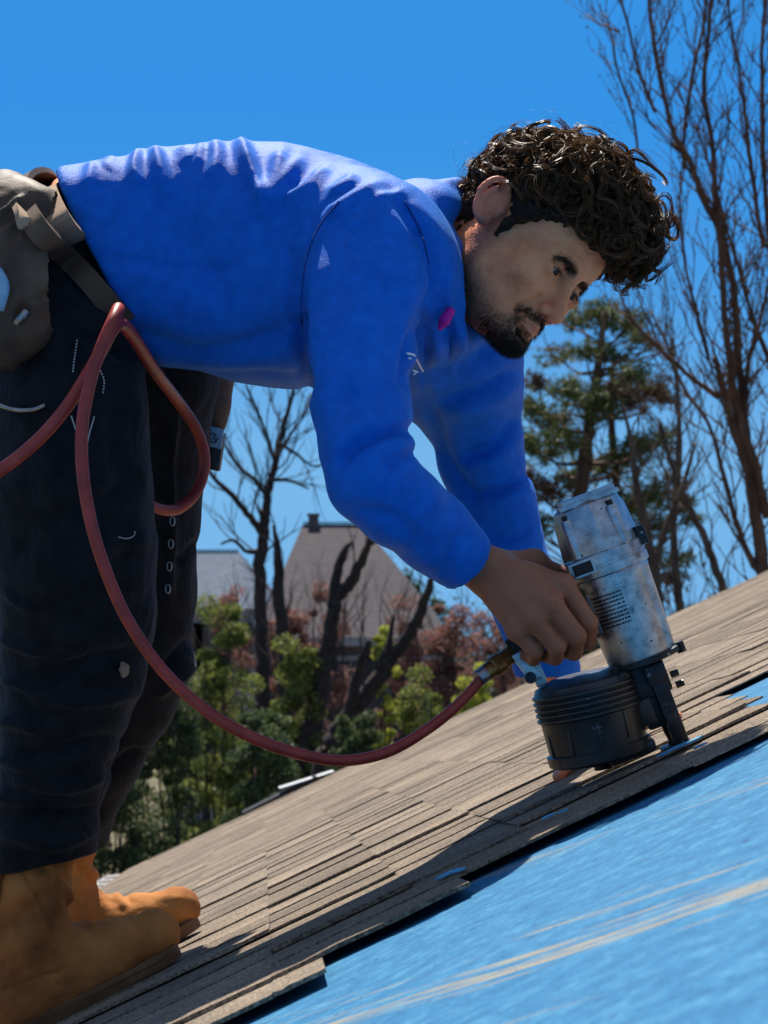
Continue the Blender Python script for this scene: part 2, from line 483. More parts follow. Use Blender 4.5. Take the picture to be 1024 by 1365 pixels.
def blue_sheet_mat():
    m, nt, b = new_mat('blue_underlayment_sheet')
    vec = coords(nt, 'Object')
    n1 = nd(nt, 'ShaderNodeTexNoise', Scale=1.0, Detail=8.0, Roughness=.75)
    mp = nt.nodes.new('ShaderNodeMapping'); mp.inputs['Scale'].default_value = (30, 34, 1)
    nt.links.new(vec, mp.inputs['Vector']); nt.links.new(mp.outputs[0], n1.inputs['Vector'])
    base = ramp(nt, n1.outputs['Fac'], [(.25, (.009, .078, .19)), (.5, (.023, .148, .30)), (.72, (.070, .25, .40)), (1., (.17, .37, .49))])
    # fine fibre mottling
    n4 = nd(nt, 'ShaderNodeTexNoise', Scale=210.0, Detail=5.0, Roughness=.85); nt.links.new(vec, n4.inputs['Vector'])
    fib = ramp(nt, n4.outputs['Fac'], [(.3, (.55, .66, .74)), (.7, (1.45, 1.3, 1.2))])
    mm = nt.nodes.new('ShaderNodeMixRGB'); mm.blend_type = 'MULTIPLY'; mm.inputs['Fac'].default_value = 1
    nt.links.new(base, mm.inputs['Color1']); nt.links.new(fib, mm.inputs['Color2']); base = mm.outputs[0]
    # scuffs of tan dust dragged along the courses
    mp2 = nt.nodes.new('ShaderNodeMapping'); mp2.inputs['Rotation'].default_value = (0, 0, R(44))
    mp3 = nt.nodes.new('ShaderNodeMapping'); mp3.inputs['Scale'].default_value = (4.5, 75, 1)
    n2 = nd(nt, 'ShaderNodeTexNoise', Scale=1.0, Detail=4.0, Roughness=.6)
    nt.links.new(vec, mp2.inputs['Vector']); nt.links.new(mp2.outputs[0], mp3.inputs['Vector']); nt.links.new(mp3.outputs[0], n2.inputs['Vector'])
    sep = nt.nodes.new('ShaderNodeSeparateXYZ'); nt.links.new(vec, sep.inputs[0])
    tot = None
    for (v0, k, wd, amp) in DUST_BANDS:      # band centre v0 + k*u, half width
        a = nd(nt, 'ShaderNodeMath', operation='MULTIPLY_ADD'); a.inputs[1].default_value = -k; a.inputs[2].default_value = -v0
        nt.links.new(sep.outputs['X'], a.inputs[0])
        s = nd(nt, 'ShaderNodeMath', operation='ADD'); nt.links.new(a.outputs[0], s.inputs[0]); nt.links.new(sep.outputs['Y'], s.inputs[1])
        ab = nd(nt, 'ShaderNodeMath', operation='ABSOLUTE'); nt.links.new(s.outputs[0], ab.inputs[0])
        mr = nt.nodes.new('ShaderNodeMapRange'); mr.inputs['From Max'].default_value = wd; mr.inputs['To Min'].default_value = amp; mr.inputs['To Max'].default_value = 0
        nt.links.new(ab.outputs[0], mr.inputs['Value'])
        if tot is None: tot = mr.outputs[0]
        else:
            t = nd(nt, 'ShaderNodeMath', operation='ADD'); nt.links.new(tot, t.inputs[0]); nt.links.new(mr.outputs[0], t.inputs[1]); tot = t.outputs[0]
    ad = nd(nt, 'ShaderNodeMath', operation='ADD'); nt.links.new(n2.outputs['Fac'], ad.inputs[0]); nt.links.new(tot, ad.inputs[1])
    fac = ramp(nt, ad.outputs[0], [(.65, (0, 0, 0)), (.80, (.85, .85, .85))])
    mx = nt.nodes.new('ShaderNodeMixRGB'); mx.inputs['Color2'].default_value = (.33, .26, .14, 1)
    nt.links.new(fac, mx.inputs['Fac']); nt.links.new(base, mx.inputs['Color1'])
    # little dark grains
    n3 = nd(nt, 'ShaderNodeTexNoise', Scale=85.0, Detail=1.0); nt.links.new(vec, n3.inputs['Vector'])
    f3 = ramp(nt, n3.outputs['Fac'], [(.735, (0, 0, 0)), (.76, (1, 1, 1))])
    mx2 = nt.nodes.new('ShaderNodeMixRGB'); mx2.inputs['Color2'].default_value = (.015, .07, .16, 1)
    nt.links.new(f3, mx2.inputs['Fac']); nt.links.new(mx.outputs[0], mx2.inputs['Color1'])
    nt.links.new(mx2.outputs[0], b.inputs['Base Color'])
    b.inputs['Roughness'].default_value = .75; b.inputs['Specular IOR Level'].default_value = .18
    bp = nd(nt, 'ShaderNodeBump', Strength=.45, Distance=.0012); nt.links.new(n4.outputs['Fac'], bp.inputs['Height']); nt.links.new(bp.outputs[0], b.inputs['Normal'])
    return m
DUST_BANDS = [(-.985, -.94, .085, .235), (-.25, -1.28, .07, .20), (-.86, -.90, .05, .13), (-1.22, -.8, .05, .10)]

m_deck = noisy_mat('roof_deck_board', [(.3, (.12, .09, .06)), (.7, (.26, .2, .13))], scale=10, rough=.9, vec_scale=(1, 8, 1))
m_metal_white = noisy_mat('weathered_white_metal', [(.3, (.42, .43, .43)), (.7, (.66, .66, .65))], scale=30, rough=.45, spec=.5)
m_black_felt = noisy_mat('black_felt', [(.3, (.010, .010, .012)), (.7, (.03, .03, .034))], scale=60, rough=.8, bump=.4)
m_siding = noisy_mat('painted_siding', [(.3, (.38, .35, .30)), (.7, (.48, .45, .39))], scale=6, rough=.7)
m_sheet = blue_sheet_mat()

house = empty('house', roof(1.0, 3.0) * np.array([1, 1, 0]))
tag(house, 'house under the roofer, its sloping roof half covered in tan shingles', 'house')

def slab(poly_uv, w0, w1):
    n = len(poly_uv)
    V = [roof(u, v, w1) for u, v in poly_uv] + [roof(u, v, w0) for u, v in poly_uv]
    return V, [tuple(range(n)), tuple(range(2 * n - 1, n - 1, -1))] + [(i, n + i, n + (i + 1) % n, (i + 1) % n) for i in range(n)]
deck_poly = [(u_left(-3.2) , -3.2), (U_MAX, -3.2), (U_MAX, V_MAX - .02), (u_left(V_MAX) , V_MAX - .02)]
V_, F_ = slab(deck_poly, -.06, -.012)
deck = mesh_obj('roof', V_, F_, m_deck, house, smooth=False)
# walls under the deck down to the yard
wp = [(u_left(-2.8) + .35, -2.8), (U_MAX - .3, -2.8), (U_MAX - .3, V_MAX - .4), (u_left(V_MAX) + .35, V_MAX - .4)]
top = [roof(u, v, -.075) for u, v in wp]
V_ = top + [np.array([p[0], p[1], 0.0]) for p in top]
mesh_obj('wall', V_, [(0, 1, 5, 4), (1, 2, 6, 5), (2, 3, 7, 6), (3, 0, 4, 7)], m_siding, house, smooth=False)

# blue sheet: gently rippled
nu, nv = 90, 70
U_, W_ = np.meshgrid(np.linspace(-1.25, 2.2, nu), np.linspace(-2.6, 1.2, nv), indexing='ij')
H_ = np.array([[mnoise.noise(Vector((u * 2.2, v * 5.0, 0))) * .0022 + mnoise.noise(Vector((u * 9, v * 14, 3))) * .0008 for v in W_[0]] for u in U_[:, 0]])
V_ = np.stack([U_, W_, H_ - .006], -1).reshape(-1, 3)
ix = np.arange(nu * nv).reshape(nu, nv)
F_ = np.stack([ix[:-1, :-1], ix[1:, :-1], ix[1:, 1:], ix[:-1, 1:]], -1).reshape(-1, 4)
sheet = mesh_obj('underlayment_sheet', V_, F_, m_sheet, house)
sheet.matrix_basis = ROOF_M.copy()

# ---- shingles, piece by piece
EXPO = .135
def lap(v, r0):      # height of the overlap step; the near, freshly laid courses stand up more
    return .6 if r0 < 2 else (.46 if v < -.2 else max(.10, .40 * (2.4 / (2.4 + v)) ** 1.5)) * r_.choice([.35, .5, .6, .8, 1.0, 1.5])
def shingle_mesh(seed):
    r = random.Random(seed); n = 6; V = []; L = EXPO + .06; th = .0062
    for i in range(n + 1):
        x = i / n
        jv, jw = r.uniform(-.0022, .0022), r.uniform(-.0011, .0014)
        if i in (0, n): jv *= .5
        V += [(x, jv, .0066 + th + jw), (x, jv + r.uniform(-.001, .001), .0058 + jw * .5), (x, L, -.0015 + th * .6), ]
    Fc = []
    for i in range(n):
        a, b = i * 3, (i + 1) * 3
        Fc += [(a, b, b + 2, a + 2), (a + 1, b + 1, b, a)]
    Fc += [(0, 2, 1), (n * 3 + 1, n * 3 + 2, n * 3)]
    me = bpy.data.meshes.new('shingle'); me.from_pydata(V, [], Fc); me.update(); me.materials.append(m_shingle)
    return me
SH = [shingle_mesh(s) for s in range(10)]
SHV = [np.array([v.co[:] for v in m.vertices]) for m in SH]
SHF = [[tuple(p.vertices) for p in m.polygons] for m in SH]

seams = [-.15, .02, .166]
r_ = random.Random(3)
while seams[0] > -1.5: seams.insert(0, seams[0] - r_.choice([.15, .17, .2, .16]))
while seams[-1] < U_MAX: seams.append(seams[-1] + r_.choice([.15, .17, .2, .16]))
NR = int((V_MAX + .635) / EXPO)
row_end = {0: -.098, 1: .061}
for rr in range(4, 8): row_end[rr] = .47 + .014 * rr
pieces = []; state = {}
groups = None
for r0 in range(NR):
    if groups is None or r0 in (3, 8, 15, 21, 27, 33, 39, 45):
        groups = []; i = 0
        while i < len(seams) - 1:
            step = r_.choice([1, 1, 1, 2, 2]) if r0 >= 3 else r_.choice([3, 4])
            j = min(i + step, len(seams) - 1)
            if 3 <= r0 < 16:
                for s in (-.15, .02, .166):
                    for q in range(i + 1, j):
                        if abs(seams[q] - s) < 1e-6: j = q; break
            groups.append((seams[i], seams[j], r_.uniform(-.04, .04) if r0 >= 3 else r_.uniform(-.004, .004), r_.uniform(0, .0015))); i = j
    v0 = -.635 + EXPO * r0
    for (a, b, dv, dw) in groups:
        vv = v0 + dv + r_.uniform(-.004, .004)
        if vv < -.40 and r0 >= 2: vv = v0
        a2 = max(a, u_left(vv) - .02)
        b2 = min(b, row_end.get(r0, U_MAX))
        if b2 - a2 < .03: continue
        lz = lap(vv, r0)
        pieces.append((a2 + .0002, b2 - .0002, vv, (dw + r_.uniform(0, .0008)) * min(1, lz) + .0002, r_.randrange(10), lz))
def px_of(u, v):
    p = roof(u, v); return 512 + FPX * p[0] / p[1], 682.5 - FPX * (p[2] - CZ) / p[1], p[1]
def seen(pc):
    best = 99
    for u in np.linspace(pc[0], pc[1], 4):
        x, y, d = px_of(u, pc[2])
        if -10 < x < 1034 and y < 1380: best = min(best, d)
    return best
pieces.sort(key=lambda q: (seen(q), q[2]))
far = MB()
for i, (a, b, v, dw, k, lz) in enumerate(pieces):
    RNs = RN * lz
    o_ = roof(a, v, dw)
    tilt = r_.uniform(-.004, .004)
    if i < 290:
        o = bpy.data.objects.new('shingle', SH[k])
        ru = unit(RC + tilt * RS) * (b - a)
        o.matrix_basis = Matrix(((ru[0], RS[0], RNs[0], o_[0]), (ru[1], RS[1], RNs[1], o_[1]), (ru[2], RS[2], RNs[2], o_[2]), (0, 0, 0, 1)))
        link(o, deck)
    else:
        S_ = SHV[k]
        far.add(o_ + S_[:, :1] * (b - a) * RC + S_[:, 1:2] * RS + S_[:, 2:3] * RNs, SHF[k])
fo = far.build('shingles', m_shingle, deck); tag(fo, kind='stuff')

# torn scraps of the blue film caught on the top shingles
m_scrap = noisy_mat('blue_film_scrap', [(.3, (.03, .2, .42)), (.7, (.10, .36, .58))], scale=40, rough=.5)
for (px, py, L, W) in [(600, 1176, .030, .010), (618, 1170, .016, .008), (735, 1098, .026, .006), (756, 1091, .015, .005), (905, 1006, .04, .008), (925, 998, .03, .006), (890, 1014, .02, .006), (940, 1003, .02, .004)]:
    u, v = roof_uv(px, py); rr = random.Random(px)
    ring = [(u + L * .5 * math.cos(a) * rr.uniform(.6, 1.1), v + W * 1.6 * math.sin(a) * rr.uniform(.6, 1.1)) for a in np.linspace(0, 2 * math.pi, 10)[:-1]]
    V_ = [roof(a, b, .0092 + rr.uniform(0, .001)) for a, b in ring] + [roof(a, b, .0082) for a, b in ring]
    n = len(ring)
    mesh_obj('film_scrap', V_, [tuple(range(n))] + [(i, n + i, n + (i + 1) % n, (i + 1) % n) for i in range(n)], m_scrap, house, smooth=False)

# far edge: gutter with hanger straps along the low eave, lifted flashing with dark felt on the back edge
m_gutter = noisy_mat('dull_brown_gutter', [(.3, (.16, .14, .12)), (.7, (.27, .24, .21))], scale=30, rough=.5, spec=.5)
g = MB()
def eave(t, dx, dz):
    p = roof(u_left(t), t); return np.array([p[0] + dx, p[1], p[2] + dz])
ga, gb = 4.7, 6.35
for (x0, z0, x1, z1, th) in [(.0, -.12, -.105, -.12, .004), (-.105, -.12, -.115, -.052, .004), (-.115, -.052, -.14, -.05, .004), (-.012, -.12, -.012, -.03, .004)]:
    a, b = eave(ga, x0, z0), eave(ga, x1, z1); c, d = eave(gb, x0, z0), eave(gb, x1, z1)
    nn = unit(np.cross(b - a, c - a)) * th
    g.add([a, b, d, c, a + nn, b + nn, d + nn, c + nn], [(0, 1, 2, 3), (7, 6, 5, 4), (0, 4, 5, 1), (1, 5, 6, 2), (2, 6, 7, 3), (3, 7, 4, 0)])
gut = g.build('gutter', m_gutter, house)
for t in np.linspace(ga + .06, gb - .06, 9):
    h = MB(); a, b = eave(t, -.004, -.035), eave(t, -.125, -.046); h.box((a + b) / 2, (b - a) / 2, np.array([0, .03, 0]), np.array([0, 0, .002]))
    h.build('hanger_strap', m_gutter, gut)
uA, vA = roof_uv(330, 1086)
def lifted(name, u0, v0, u1, v1, wdt, z0, z1, th, mat):
    m = MB(); V = []
    for i in range(5):
        t = i / 4; u = u0 + (u1 - u0) * t; v = v0 + (v1 - v0) * t; lift = z0 + (z1 - z0) * t
        for (dv, dz) in ((0, 0), (wdt, .004), (wdt, -th), (0, -th)): V.append(roof(u, v + dv, lift + dz))
    Fc = [(0, 1, 2, 3), (19, 18, 17, 16)]
    for i in range(4):
        for k in range(4): Fc.append((i * 4 + k, (i + 1) * 4 + k, (i + 1) * 4 + (k + 1) % 4, i * 4 + (k + 1) % 4))
    m.add(V, Fc); return m.build(name, mat, house, flat_angle=50)
lifted('felt_flap', uA - .02, V_MAX - .12, uA + .34, V_MAX - .12, .3, .012, .022, .012, m_black_felt)
lifted('flashing', uA + .17, V_MAX - .13, uA + .42, V_MAX - .10, .26, .042, .008, .003, m_metal_white)
# ------------------------------------------------------------------ yard, houses, trees
m_ground = noisy_mat('winter_grass_ground', [(.3, (.045, .05, .022)), (.5, (.10, .085, .045)), (.7, (.16, .125, .075))], scale=.6, rough=.95, bump=.5, bscale=5, bdist=.05)
nG = 70
def gz(x, y):
    d = max(0.0, y - 11.0); return -.078 * d + mnoise.noise(Vector((x * .05, y * .05, 0))) * .5 * min(1, d / 20)
gx = np.sign(np.linspace(-1, 1, nG)) * np.abs(np.linspace(-1, 1, nG)) ** 2.5 * 420; gy = np.concatenate([np.linspace(-60, 4, 8), 4 + np.linspace(0, 1, nG - 7)[1:] ** 2 * 416])
GX, GY = np.meshgrid(gx, gy, indexing='ij')
GZ = np.array([[gz(x, y) for y in gy] for x in gx])
ix = np.arange(nG * nG).reshape(nG, nG)
ground = mesh_obj('ground', np.stack([GX, GY, GZ], -1).reshape(-1, 3), np.stack([ix[:-1, :-1], ix[1:, :-1], ix[1:, 1:], ix[:-1, 1:]], -1).reshape(-1, 4), m_ground)
tag(ground, kind='structure')

m_bark = noisy_mat('grey_brown_bark', [(.3, (.035, .024, .018)), (.55, (.085, .058, .042)), (.8, (.17, .115, .08))], scale=14, rough=.9, bump=.7, bscale=30, vec_scale=(1, 1, .25), bdist=.01)
m_bark_warm = noisy_mat('red_brown_bark', [(.3, (.04, .022, .016)), (.55, (.115, .06, .036)), (.8, (.24, .13, .075))], scale=14, rough=.85, bump=.7, bscale=30, vec_scale=(1, 1, .25), bdist=.01)
m_bark_dark = noisy_mat('dark_bark', [(.3, (.016, .012, .012)), (.8, (.06, .045, .04))], scale=14, rough=.9, bump=.6, bscale=30, bdist=.01)

def leaf_mat(name, cols, trans=.45):
    m, nt, b = new_mat(name)
    g = nt.nodes.new('ShaderNodeNewGeometry')
    colr = ramp(nt, g.outputs['Random Per Island'], [(i / (len(cols) - 1), c) for i, c in enumerate(cols)])
    nt.links.new(colr, b.inputs['Base Color']); b.inputs['Roughness'].default_value = .55; b.inputs['Specular IOR Level'].default_value = .3
    t = nt.nodes.new('ShaderNodeBsdfTranslucent'); nt.links.new(colr, t.inputs['Color'])
    mx = nt.nodes.new('ShaderNodeMixShader'); mx.inputs['Fac'].default_value = trans
    out = nt.nodes['Material Output']
    nt.links.new(b.outputs[0], mx.inputs[1]); nt.links.new(t.outputs[0], mx.inputs[2]); nt.links.new(mx.outputs[0], out.inputs['Surface'])
    return m
m_leaf_olive = leaf_mat('olive_leaf', [(0.065, 0.090, 0.030), (0.150, 0.185, 0.042), (0.299, 0.328, 0.065), (0.105, 0.125, 0.047)])
m_leaf_dark = leaf_mat('dark_evergreen_leaf', [(0.026, 0.048, 0.031), (0.066, 0.099, 0.040), (0.121, 0.155, 0.044), (0.044, 0.066, 0.044)])
m_leaf_yellow = leaf_mat('yellow_green_leaf', [(0.179, 0.225, 0.035), (0.387, 0.417, 0.060), (0.567, 0.567, 0.090), (0.239, 0.269, 0.060)])
m_leaf_red = leaf_mat('russet_leaf', [(0.115, 0.059, 0.050), (0.275, 0.126, 0.103), (0.390, 0.196, 0.150), (0.161, 0.103, 0.092)])
m_leaf_pine = leaf_mat('pine_needle', [(0.031, 0.051, 0.020), (0.076, 0.105, 0.027), (0.153, 0.170, 0.037), (0.051, 0.060, 0.024)], .25)
m_leaf_brown = leaf_mat('dead_pine_needle', [(.06, .03, .015), (.12, .06, .025), (.05, .04, .018)], .25)

def leaves(C, size, flat=0.0, aspect=.45, seed=0):
    """one small rhombus per centre, random turn"""
    rg = np.random.default_rng(seed); n = len(C)
    A = rg.normal(size=(n, 3)); A[:, 2] *= (1 - flat); A /= np.linalg.norm(A, axis=1)[:, None]
    B = np.cross(A, rg.normal(size=(n, 3))); B /= np.linalg.norm(B, axis=1)[:, None]
    s = size * rg.uniform(.6, 1.35, n)[:, None]
    A = A * s; B = B * s * aspect
    V = np.stack([C - A, C + B - .1 * A, C + A, C - B - .1 * A], 1).reshape(-1, 3)
    return V, np.arange(4 * n).reshape(n, 4)

def grow(mb, p, d, L, r, depth, rr, spread=.5, up=.15, nseg=4, kids=3, tips=None, shrink=.66, sides=5, jitter=.14):
    pts = [np.array(p)]; q = np.array(p, float); d = unit(d)
    for i in range(nseg):
        d = unit(d + np.array([rr.gauss(0, jitter), rr.gauss(0, jitter), rr.gauss(0, jitter * .6) + up * .25]))
        q = q + d * L / nseg; pts.append(q.copy())
    rad = np.linspace(r, r * .55, len(pts))
    mb.tube(pts, rad, sides if depth > 1 else 3, cap=False)
    if depth <= 0:
        if tips is not None: tips.extend(pts[1:])
        return
    for k in range(kids):
        t = rr.uniform(.35, 1.0); j = min(int(t * nseg), nseg - 1); base = pts[j] + (pts[j + 1] - pts[j]) * (t * nseg - j)
        ax = unit(np.cross(d, [rr.gauss(0, 1), rr.gauss(0, 1), rr.gauss(0, 1)]))
        dd = unit(d + ax * rr.uniform(.4, 1.0) * spread * 1.6 + np.array([0, 0, up]))
        grow(mb, base, dd, L * shrink * rr.uniform(.75, 1.15), r * .5, depth - 1, rr, spread, up, nseg, kids, tips, shrink, sides, jitter)
    if depth > 0: grow(mb, pts[-1], d, L * shrink, r * .55, depth - 1, rr, spread, up, nseg, kids, tips, shrink, sides, jitter)

def traced_tree(name, label, cat, Y, base_px, limbs, seed, mat, twig_mat=None, scale_r=1.0, twig_every=38, twig_len=(40, 110), group=None, depth=1, dY=.5, buds=False, spread=.42, up=.35):
    """limbs: lists of (px, py, radius px); the first one starts the trunk, which runs on down to the yard"""
    rr = random.Random(seed); root = None; trunk = MB(); twigs = MB(); s = Y / FPX
    first = True; ends = []
    for li, limb in enumerate(limbs):
        dy = 0 if li == 0 else rr.uniform(-dY, dY)
        arr = np.array([[*P(px, py, Y), r * s * scale_r] for px, py, r in limb])
        n = len(arr)
        arr[:, 1] += dy * np.linspace(0, 1, n) ** 1.2
        if first:
            b = arr[0].copy(); b[:3] = P(base_px[0], 682.5, Y); b[2] = gz(b[0], Y) - .05; b[3] = arr[0, 3] * 1.45
            mid = (b + arr[0]) / 2
            arr = np.vstack([b, mid, arr]); first = False
            root = empty(name, (b[0], b[1], b[2])); tag(root, label, cat, group)
        d = catmull(arr, 5)
        d[1:-1, :3] += np.array([[rr.gauss(0, .14), rr.gauss(0, .14), rr.gauss(0, .1)] for _ in range(len(d) - 2)]) * d[1:-1, 3:4]
        trunk.tube(d[:, :3], np.maximum(d[:, 3], .35 * s), 8 if arr[0, 3] > 4 * s else 5)
        # twigs along the limb
        L = np.linalg.norm(np.diff(d[:, :3], axis=0), axis=1); tot = L.sum(); k = 0; pos = twig_every * s * rr.random()
        cum = np.concatenate([[0], np.cumsum(L)])
        while pos < tot:
            j = max(0, np.searchsorted(cum, pos) - 1); tv = unit(d[j + 1, :3] - d[j, :3])
            if d[j, 2] > CZ - 6 and (li > 0 or pos > tot * .45):
                ax = unit(np.cross(tv, [rr.gauss(0, 1), rr.gauss(0, 1), rr.gauss(0, 1)]))
                dd = unit(tv + ax * rr.uniform(.5, 1.0) * spread * 2 + np.array([0, 0, up]))
                grow(twigs, d[j, :3] + (pos - cum[j]) / max(L[j], 1e-6) * (d[j + 1, :3] - d[j, :3]), dd, rr.uniform(*twig_len) * s, max(.5 * s, min(d[j, 3] * .45, 1.6 * s)), depth, rr, .42, .2, 5, 3, ends, .6, 4, .16)
            pos += twig_every * s * rr.uniform(.5, 1.5)
    trunk.build('trunk', mat, root, smooth=True)
    if buds:
        C = np.array(ends); C = C[np.random.default_rng(seed).random(len(C)) < .45]
        V, Fc = leaves(np.repeat(C, 2, 0) + np.random.default_rng(seed + 1).normal(size=(len(C) * 2, 3)) * s * 1.0, 1.9 * s, seed=seed)
        b0 = len(twigs.v); twigs.v.extend(V.tolist()); twigs.f.extend((Fc + b0).tolist())
    tw = twigs.build('crown', twig_mat or mat, root, smooth=True)
    tag(tw, kind='stuff')
    return root

# --- bare tree whose limbs fan out on the right, behind the roof edge
traced_tree('bare_tree', 'tall leafless tree with red-brown limbs fanning out behind the roof edge', 'tree', 13.0, (1030, 0), [
    [(1022, 860, 17), (1018, 790, 16), (1012, 720, 15), (1000, 640, 13), (992, 560, 12), (988, 500, 12)],
    [(1024, 690, 11), (1005, 620, 11), (982, 560, 10), (972, 500, 9), (962, 420, 7), (955, 330, 7), (947, 260, 6), (942, 200, 5), (930, 130, 5), (934, 60, 4), (938, 0, 4), (942, -60, 3)],
    [(985, 500, 10), (978, 400, 8), (955, 310, 8), (930, 270, 7), (912, 225, 6), (890, 195, 5), (874, 150, 5), (862, 105, 5), (850, 50, 4), (846, 0, 3), (840, -50, 3)],
    [(912, 225, 5), (908, 180, 4), (914, 110, 4), (922, 50, 3), (918, 0, 3)],
    [(874, 150, 4), (858, 115, 4), (845, 80, 3), (835, 40, 3), (822, 0, 3), (815, -40, 2)],
    [(850, 200, 3), (846, 150, 3), (836, 110, 3), (828, 70, 3), (826, 30, 3), (820, -10, 2)],
    [(826, 42, 3), (806, 24, 2), (790, 0, 2)],
    [(1000, 640, 9), (975, 570, 8), (960, 520, 7), (945, 480, 6), (915, 300, 4), (900, 400, 4), (880, 330, 4)][:4],
    [(960, 530, 7), (925, 505, 5), (900, 480, 5), (870, 450, 5), (850, 425, 4), (838, 400, 3), (830, 370, 2)],
    [(1018, 770, 8), (1000, 740, 7), (985, 690, 6), (970, 620, 5), (955, 560, 4), (930, 520, 4), (915, 480, 3), (905, 440, 3), (888, 400, 2)],
    [(1018, 330, 6), (1008, 290, 5), (995, 220, 5), (985, 170, 4), (975, 120, 3), (960, 60, 3), (950, 20, 2)],
    [(1040, 420, 7), (1024, 330, 6), (1014, 240, 5), (1008, 150, 5), (1004, 70, 4), (1008, 0, 4), (1012, -50, 3)],
    [(1060, 600, 8), (1035, 500, 7), (1010, 430, 5), (990, 350, 4), (975, 290, 4), (960, 220, 3), (940, 150, 3)],
    [(990, 560, 6), (996, 480, 5), (1010, 420, 4), (1022, 340, 4), (1034, 260, 3)],
    [(945, 480, 4), (925, 420, 4), (905, 360, 3), (893, 300, 3), (888, 250, 2)],
], 11, m_bark_warm, scale_r=.62, twig_every=17, twig_len=(30, 105), depth=1, buds=True, dY=.8)
# saplings behind the gun
for (seed, Y, bx, limbs, lab) in [
    (31, 17.0, 915, [[(915, 900, 7), (905, 800, 6), (898, 700, 5), (905, 600, 4), (903, 520, 3), (895, 450, 2)]], 'thin upright leafless sapling between the pine and the tall bare tree'),
    (32, 16.0, 985, [[(985, 880, 7), (965, 790, 6), (940, 720, 5), (912, 660, 4), (890, 600, 3), (878, 560, 2)]], 'thin leafless sapling leaning towards the pine'),
    (33, 15.0, 880, [[(890, 900, 8), (880, 820, 7), (868, 740, 6), (850, 650, 5), (842, 590, 3), (830, 540, 2)], [(872, 760, 5), (890, 700, 4), (915, 640, 3), (930, 590, 2)]], 'forked leafless sapling in front of the pine trunk')]:
    traced_tree('bare_sapling', lab, 'tree', Y, (bx, 0), limbs, seed, m_bark, twig_every=20, twig_len=(35, 100), group='leafless saplings')

# --- pine
def pine():
    Y = 26.0; s = Y / FPX; rr = random.Random(5); rg = np.random.default_rng(5)
    root = empty('pine_tree', P(790, 682.5, Y) * np.array([1, 1, 0]) + np.array([0, 0, gz(3, Y)])); tag(root, 'dark green pine with open tufted branches beyond the roof', 'tree')
    tr = MB(); tips = []
    main = [(780, 1200, 14), (776, 900, 12), (772, 760, 10), (776, 640, 9), (790, 540, 7), (800, 470, 5), (806, 415, 3)]
    d = catmull([[*P(x, y, Y), r * s] for x, y, r in main], 5); d[0, 2] = gz(d[0, 0], Y) - .05
    tr.tube(d[:, :3], d[:, 3], 8)
    second = [(830, 900, 9), (826, 760, 7), (822, 650, 6), (815, 560, 5), (818, 480, 3)]
    d2 = catmull([[*P(x, y, Y + .8), r * s] for x, y, r in second], 5); d2[0, 2] = gz(d2[0, 0], Y) - .05; tr.tube(d2[:, :3], d2[:, 3], 6)
    clumps = [(800, 418, 26), (770, 425, 20), (835, 430, 26), (852, 448, 14), (745, 475, 18), (715, 510, 16), (706, 540, 20), (735, 560, 24), (760, 520, 22), (790, 540, 30), (830, 525, 34), (868, 520, 24), (888, 530, 14), (845, 500, 20), (700, 590, 22), (728, 600, 26), (755, 585, 22), (860, 590, 22), (890, 585, 16), (835, 610, 26), (805, 625, 26), (700, 640, 20), (735, 655, 22), (870, 655, 24), (905, 672, 18), (925, 690, 12), (845, 670, 26), (880, 700, 20), (900, 640, 12), (820, 690, 24), (760, 640, 20), (865, 740, 22), (905, 745, 16), (890, 770, 16), (720, 700, 18), (700, 690, 14), (850, 780, 20), (780, 470, 16), (810, 470, 18)]
    C = []; CB = []
    for i, (cx, cy, r) in enumerate(clumps):
        yy = Y + rr.uniform(-1.0, 1.2); c = P(cx, cy, yy)
        j = int(np.argmin(np.abs(d[:, 2] - (c[2] - .35)))); a = d[j, :3]
        midp = (a + c) / 2 + np.array([0, 0, -.12]); tr.tube(catmull([a, midp, c], 4), np.linspace(3.2, .8, 9) * s, 4)
        n = int(r * r * 1.8)
        q = rg.normal(size=(n, 3)) * np.array([r * .62, r * .6, r * .36]) * s + c
        sub = rg.normal(size=(max(4, n // 40), 3)) * np.array([r * .7, r * .6, r * .42]) * s + c     # tufts
        q2 = np.repeat(sub, 16, 0) + rg.normal(size=(len(sub) * 16, 3)) * 3.4 * s
        (CB if rr.random() < .2 else C).append(np.vstack([q[: n // 3], q2]))
        for e in sub[::2]:
            tr.tube([c + (a - c) * .12, (c + e) / 2 + rg.normal(size=3) * 2 * s, e], [1.3 * s, .9 * s, .5 * s], 3, cap=False)
    for k in range(34):        # bare twiggy branchlets
        j = rr.randrange(len(d) // 3, len(d) - 4); a = d[j, :3]; grow(tr, a, np.array([rr.uniform(-1, 1), rr.uniform(-.5, .5), rr.uniform(-.1, .6)]), rr.uniform(50, 120) * s, 2.0 * s, 1, rr, .6, .1, 5, 3, None, .6, 4, .2)
    tr.build('trunk', m_bark_warm, root, smooth=True)
    V, Fc = leaves(np.vstack(C), 6.0 * s, 0, .16, 1); tag(mesh_obj('crown', V, Fc, m_leaf_pine, root, smooth=False), kind='stuff')
    V, Fc = leaves(np.vstack(CB), 6.0 * s, 0, .16, 2); tag(mesh_obj('dry_needles', V, Fc, m_leaf_brown, root, smooth=False), kind='stuff')
pine()

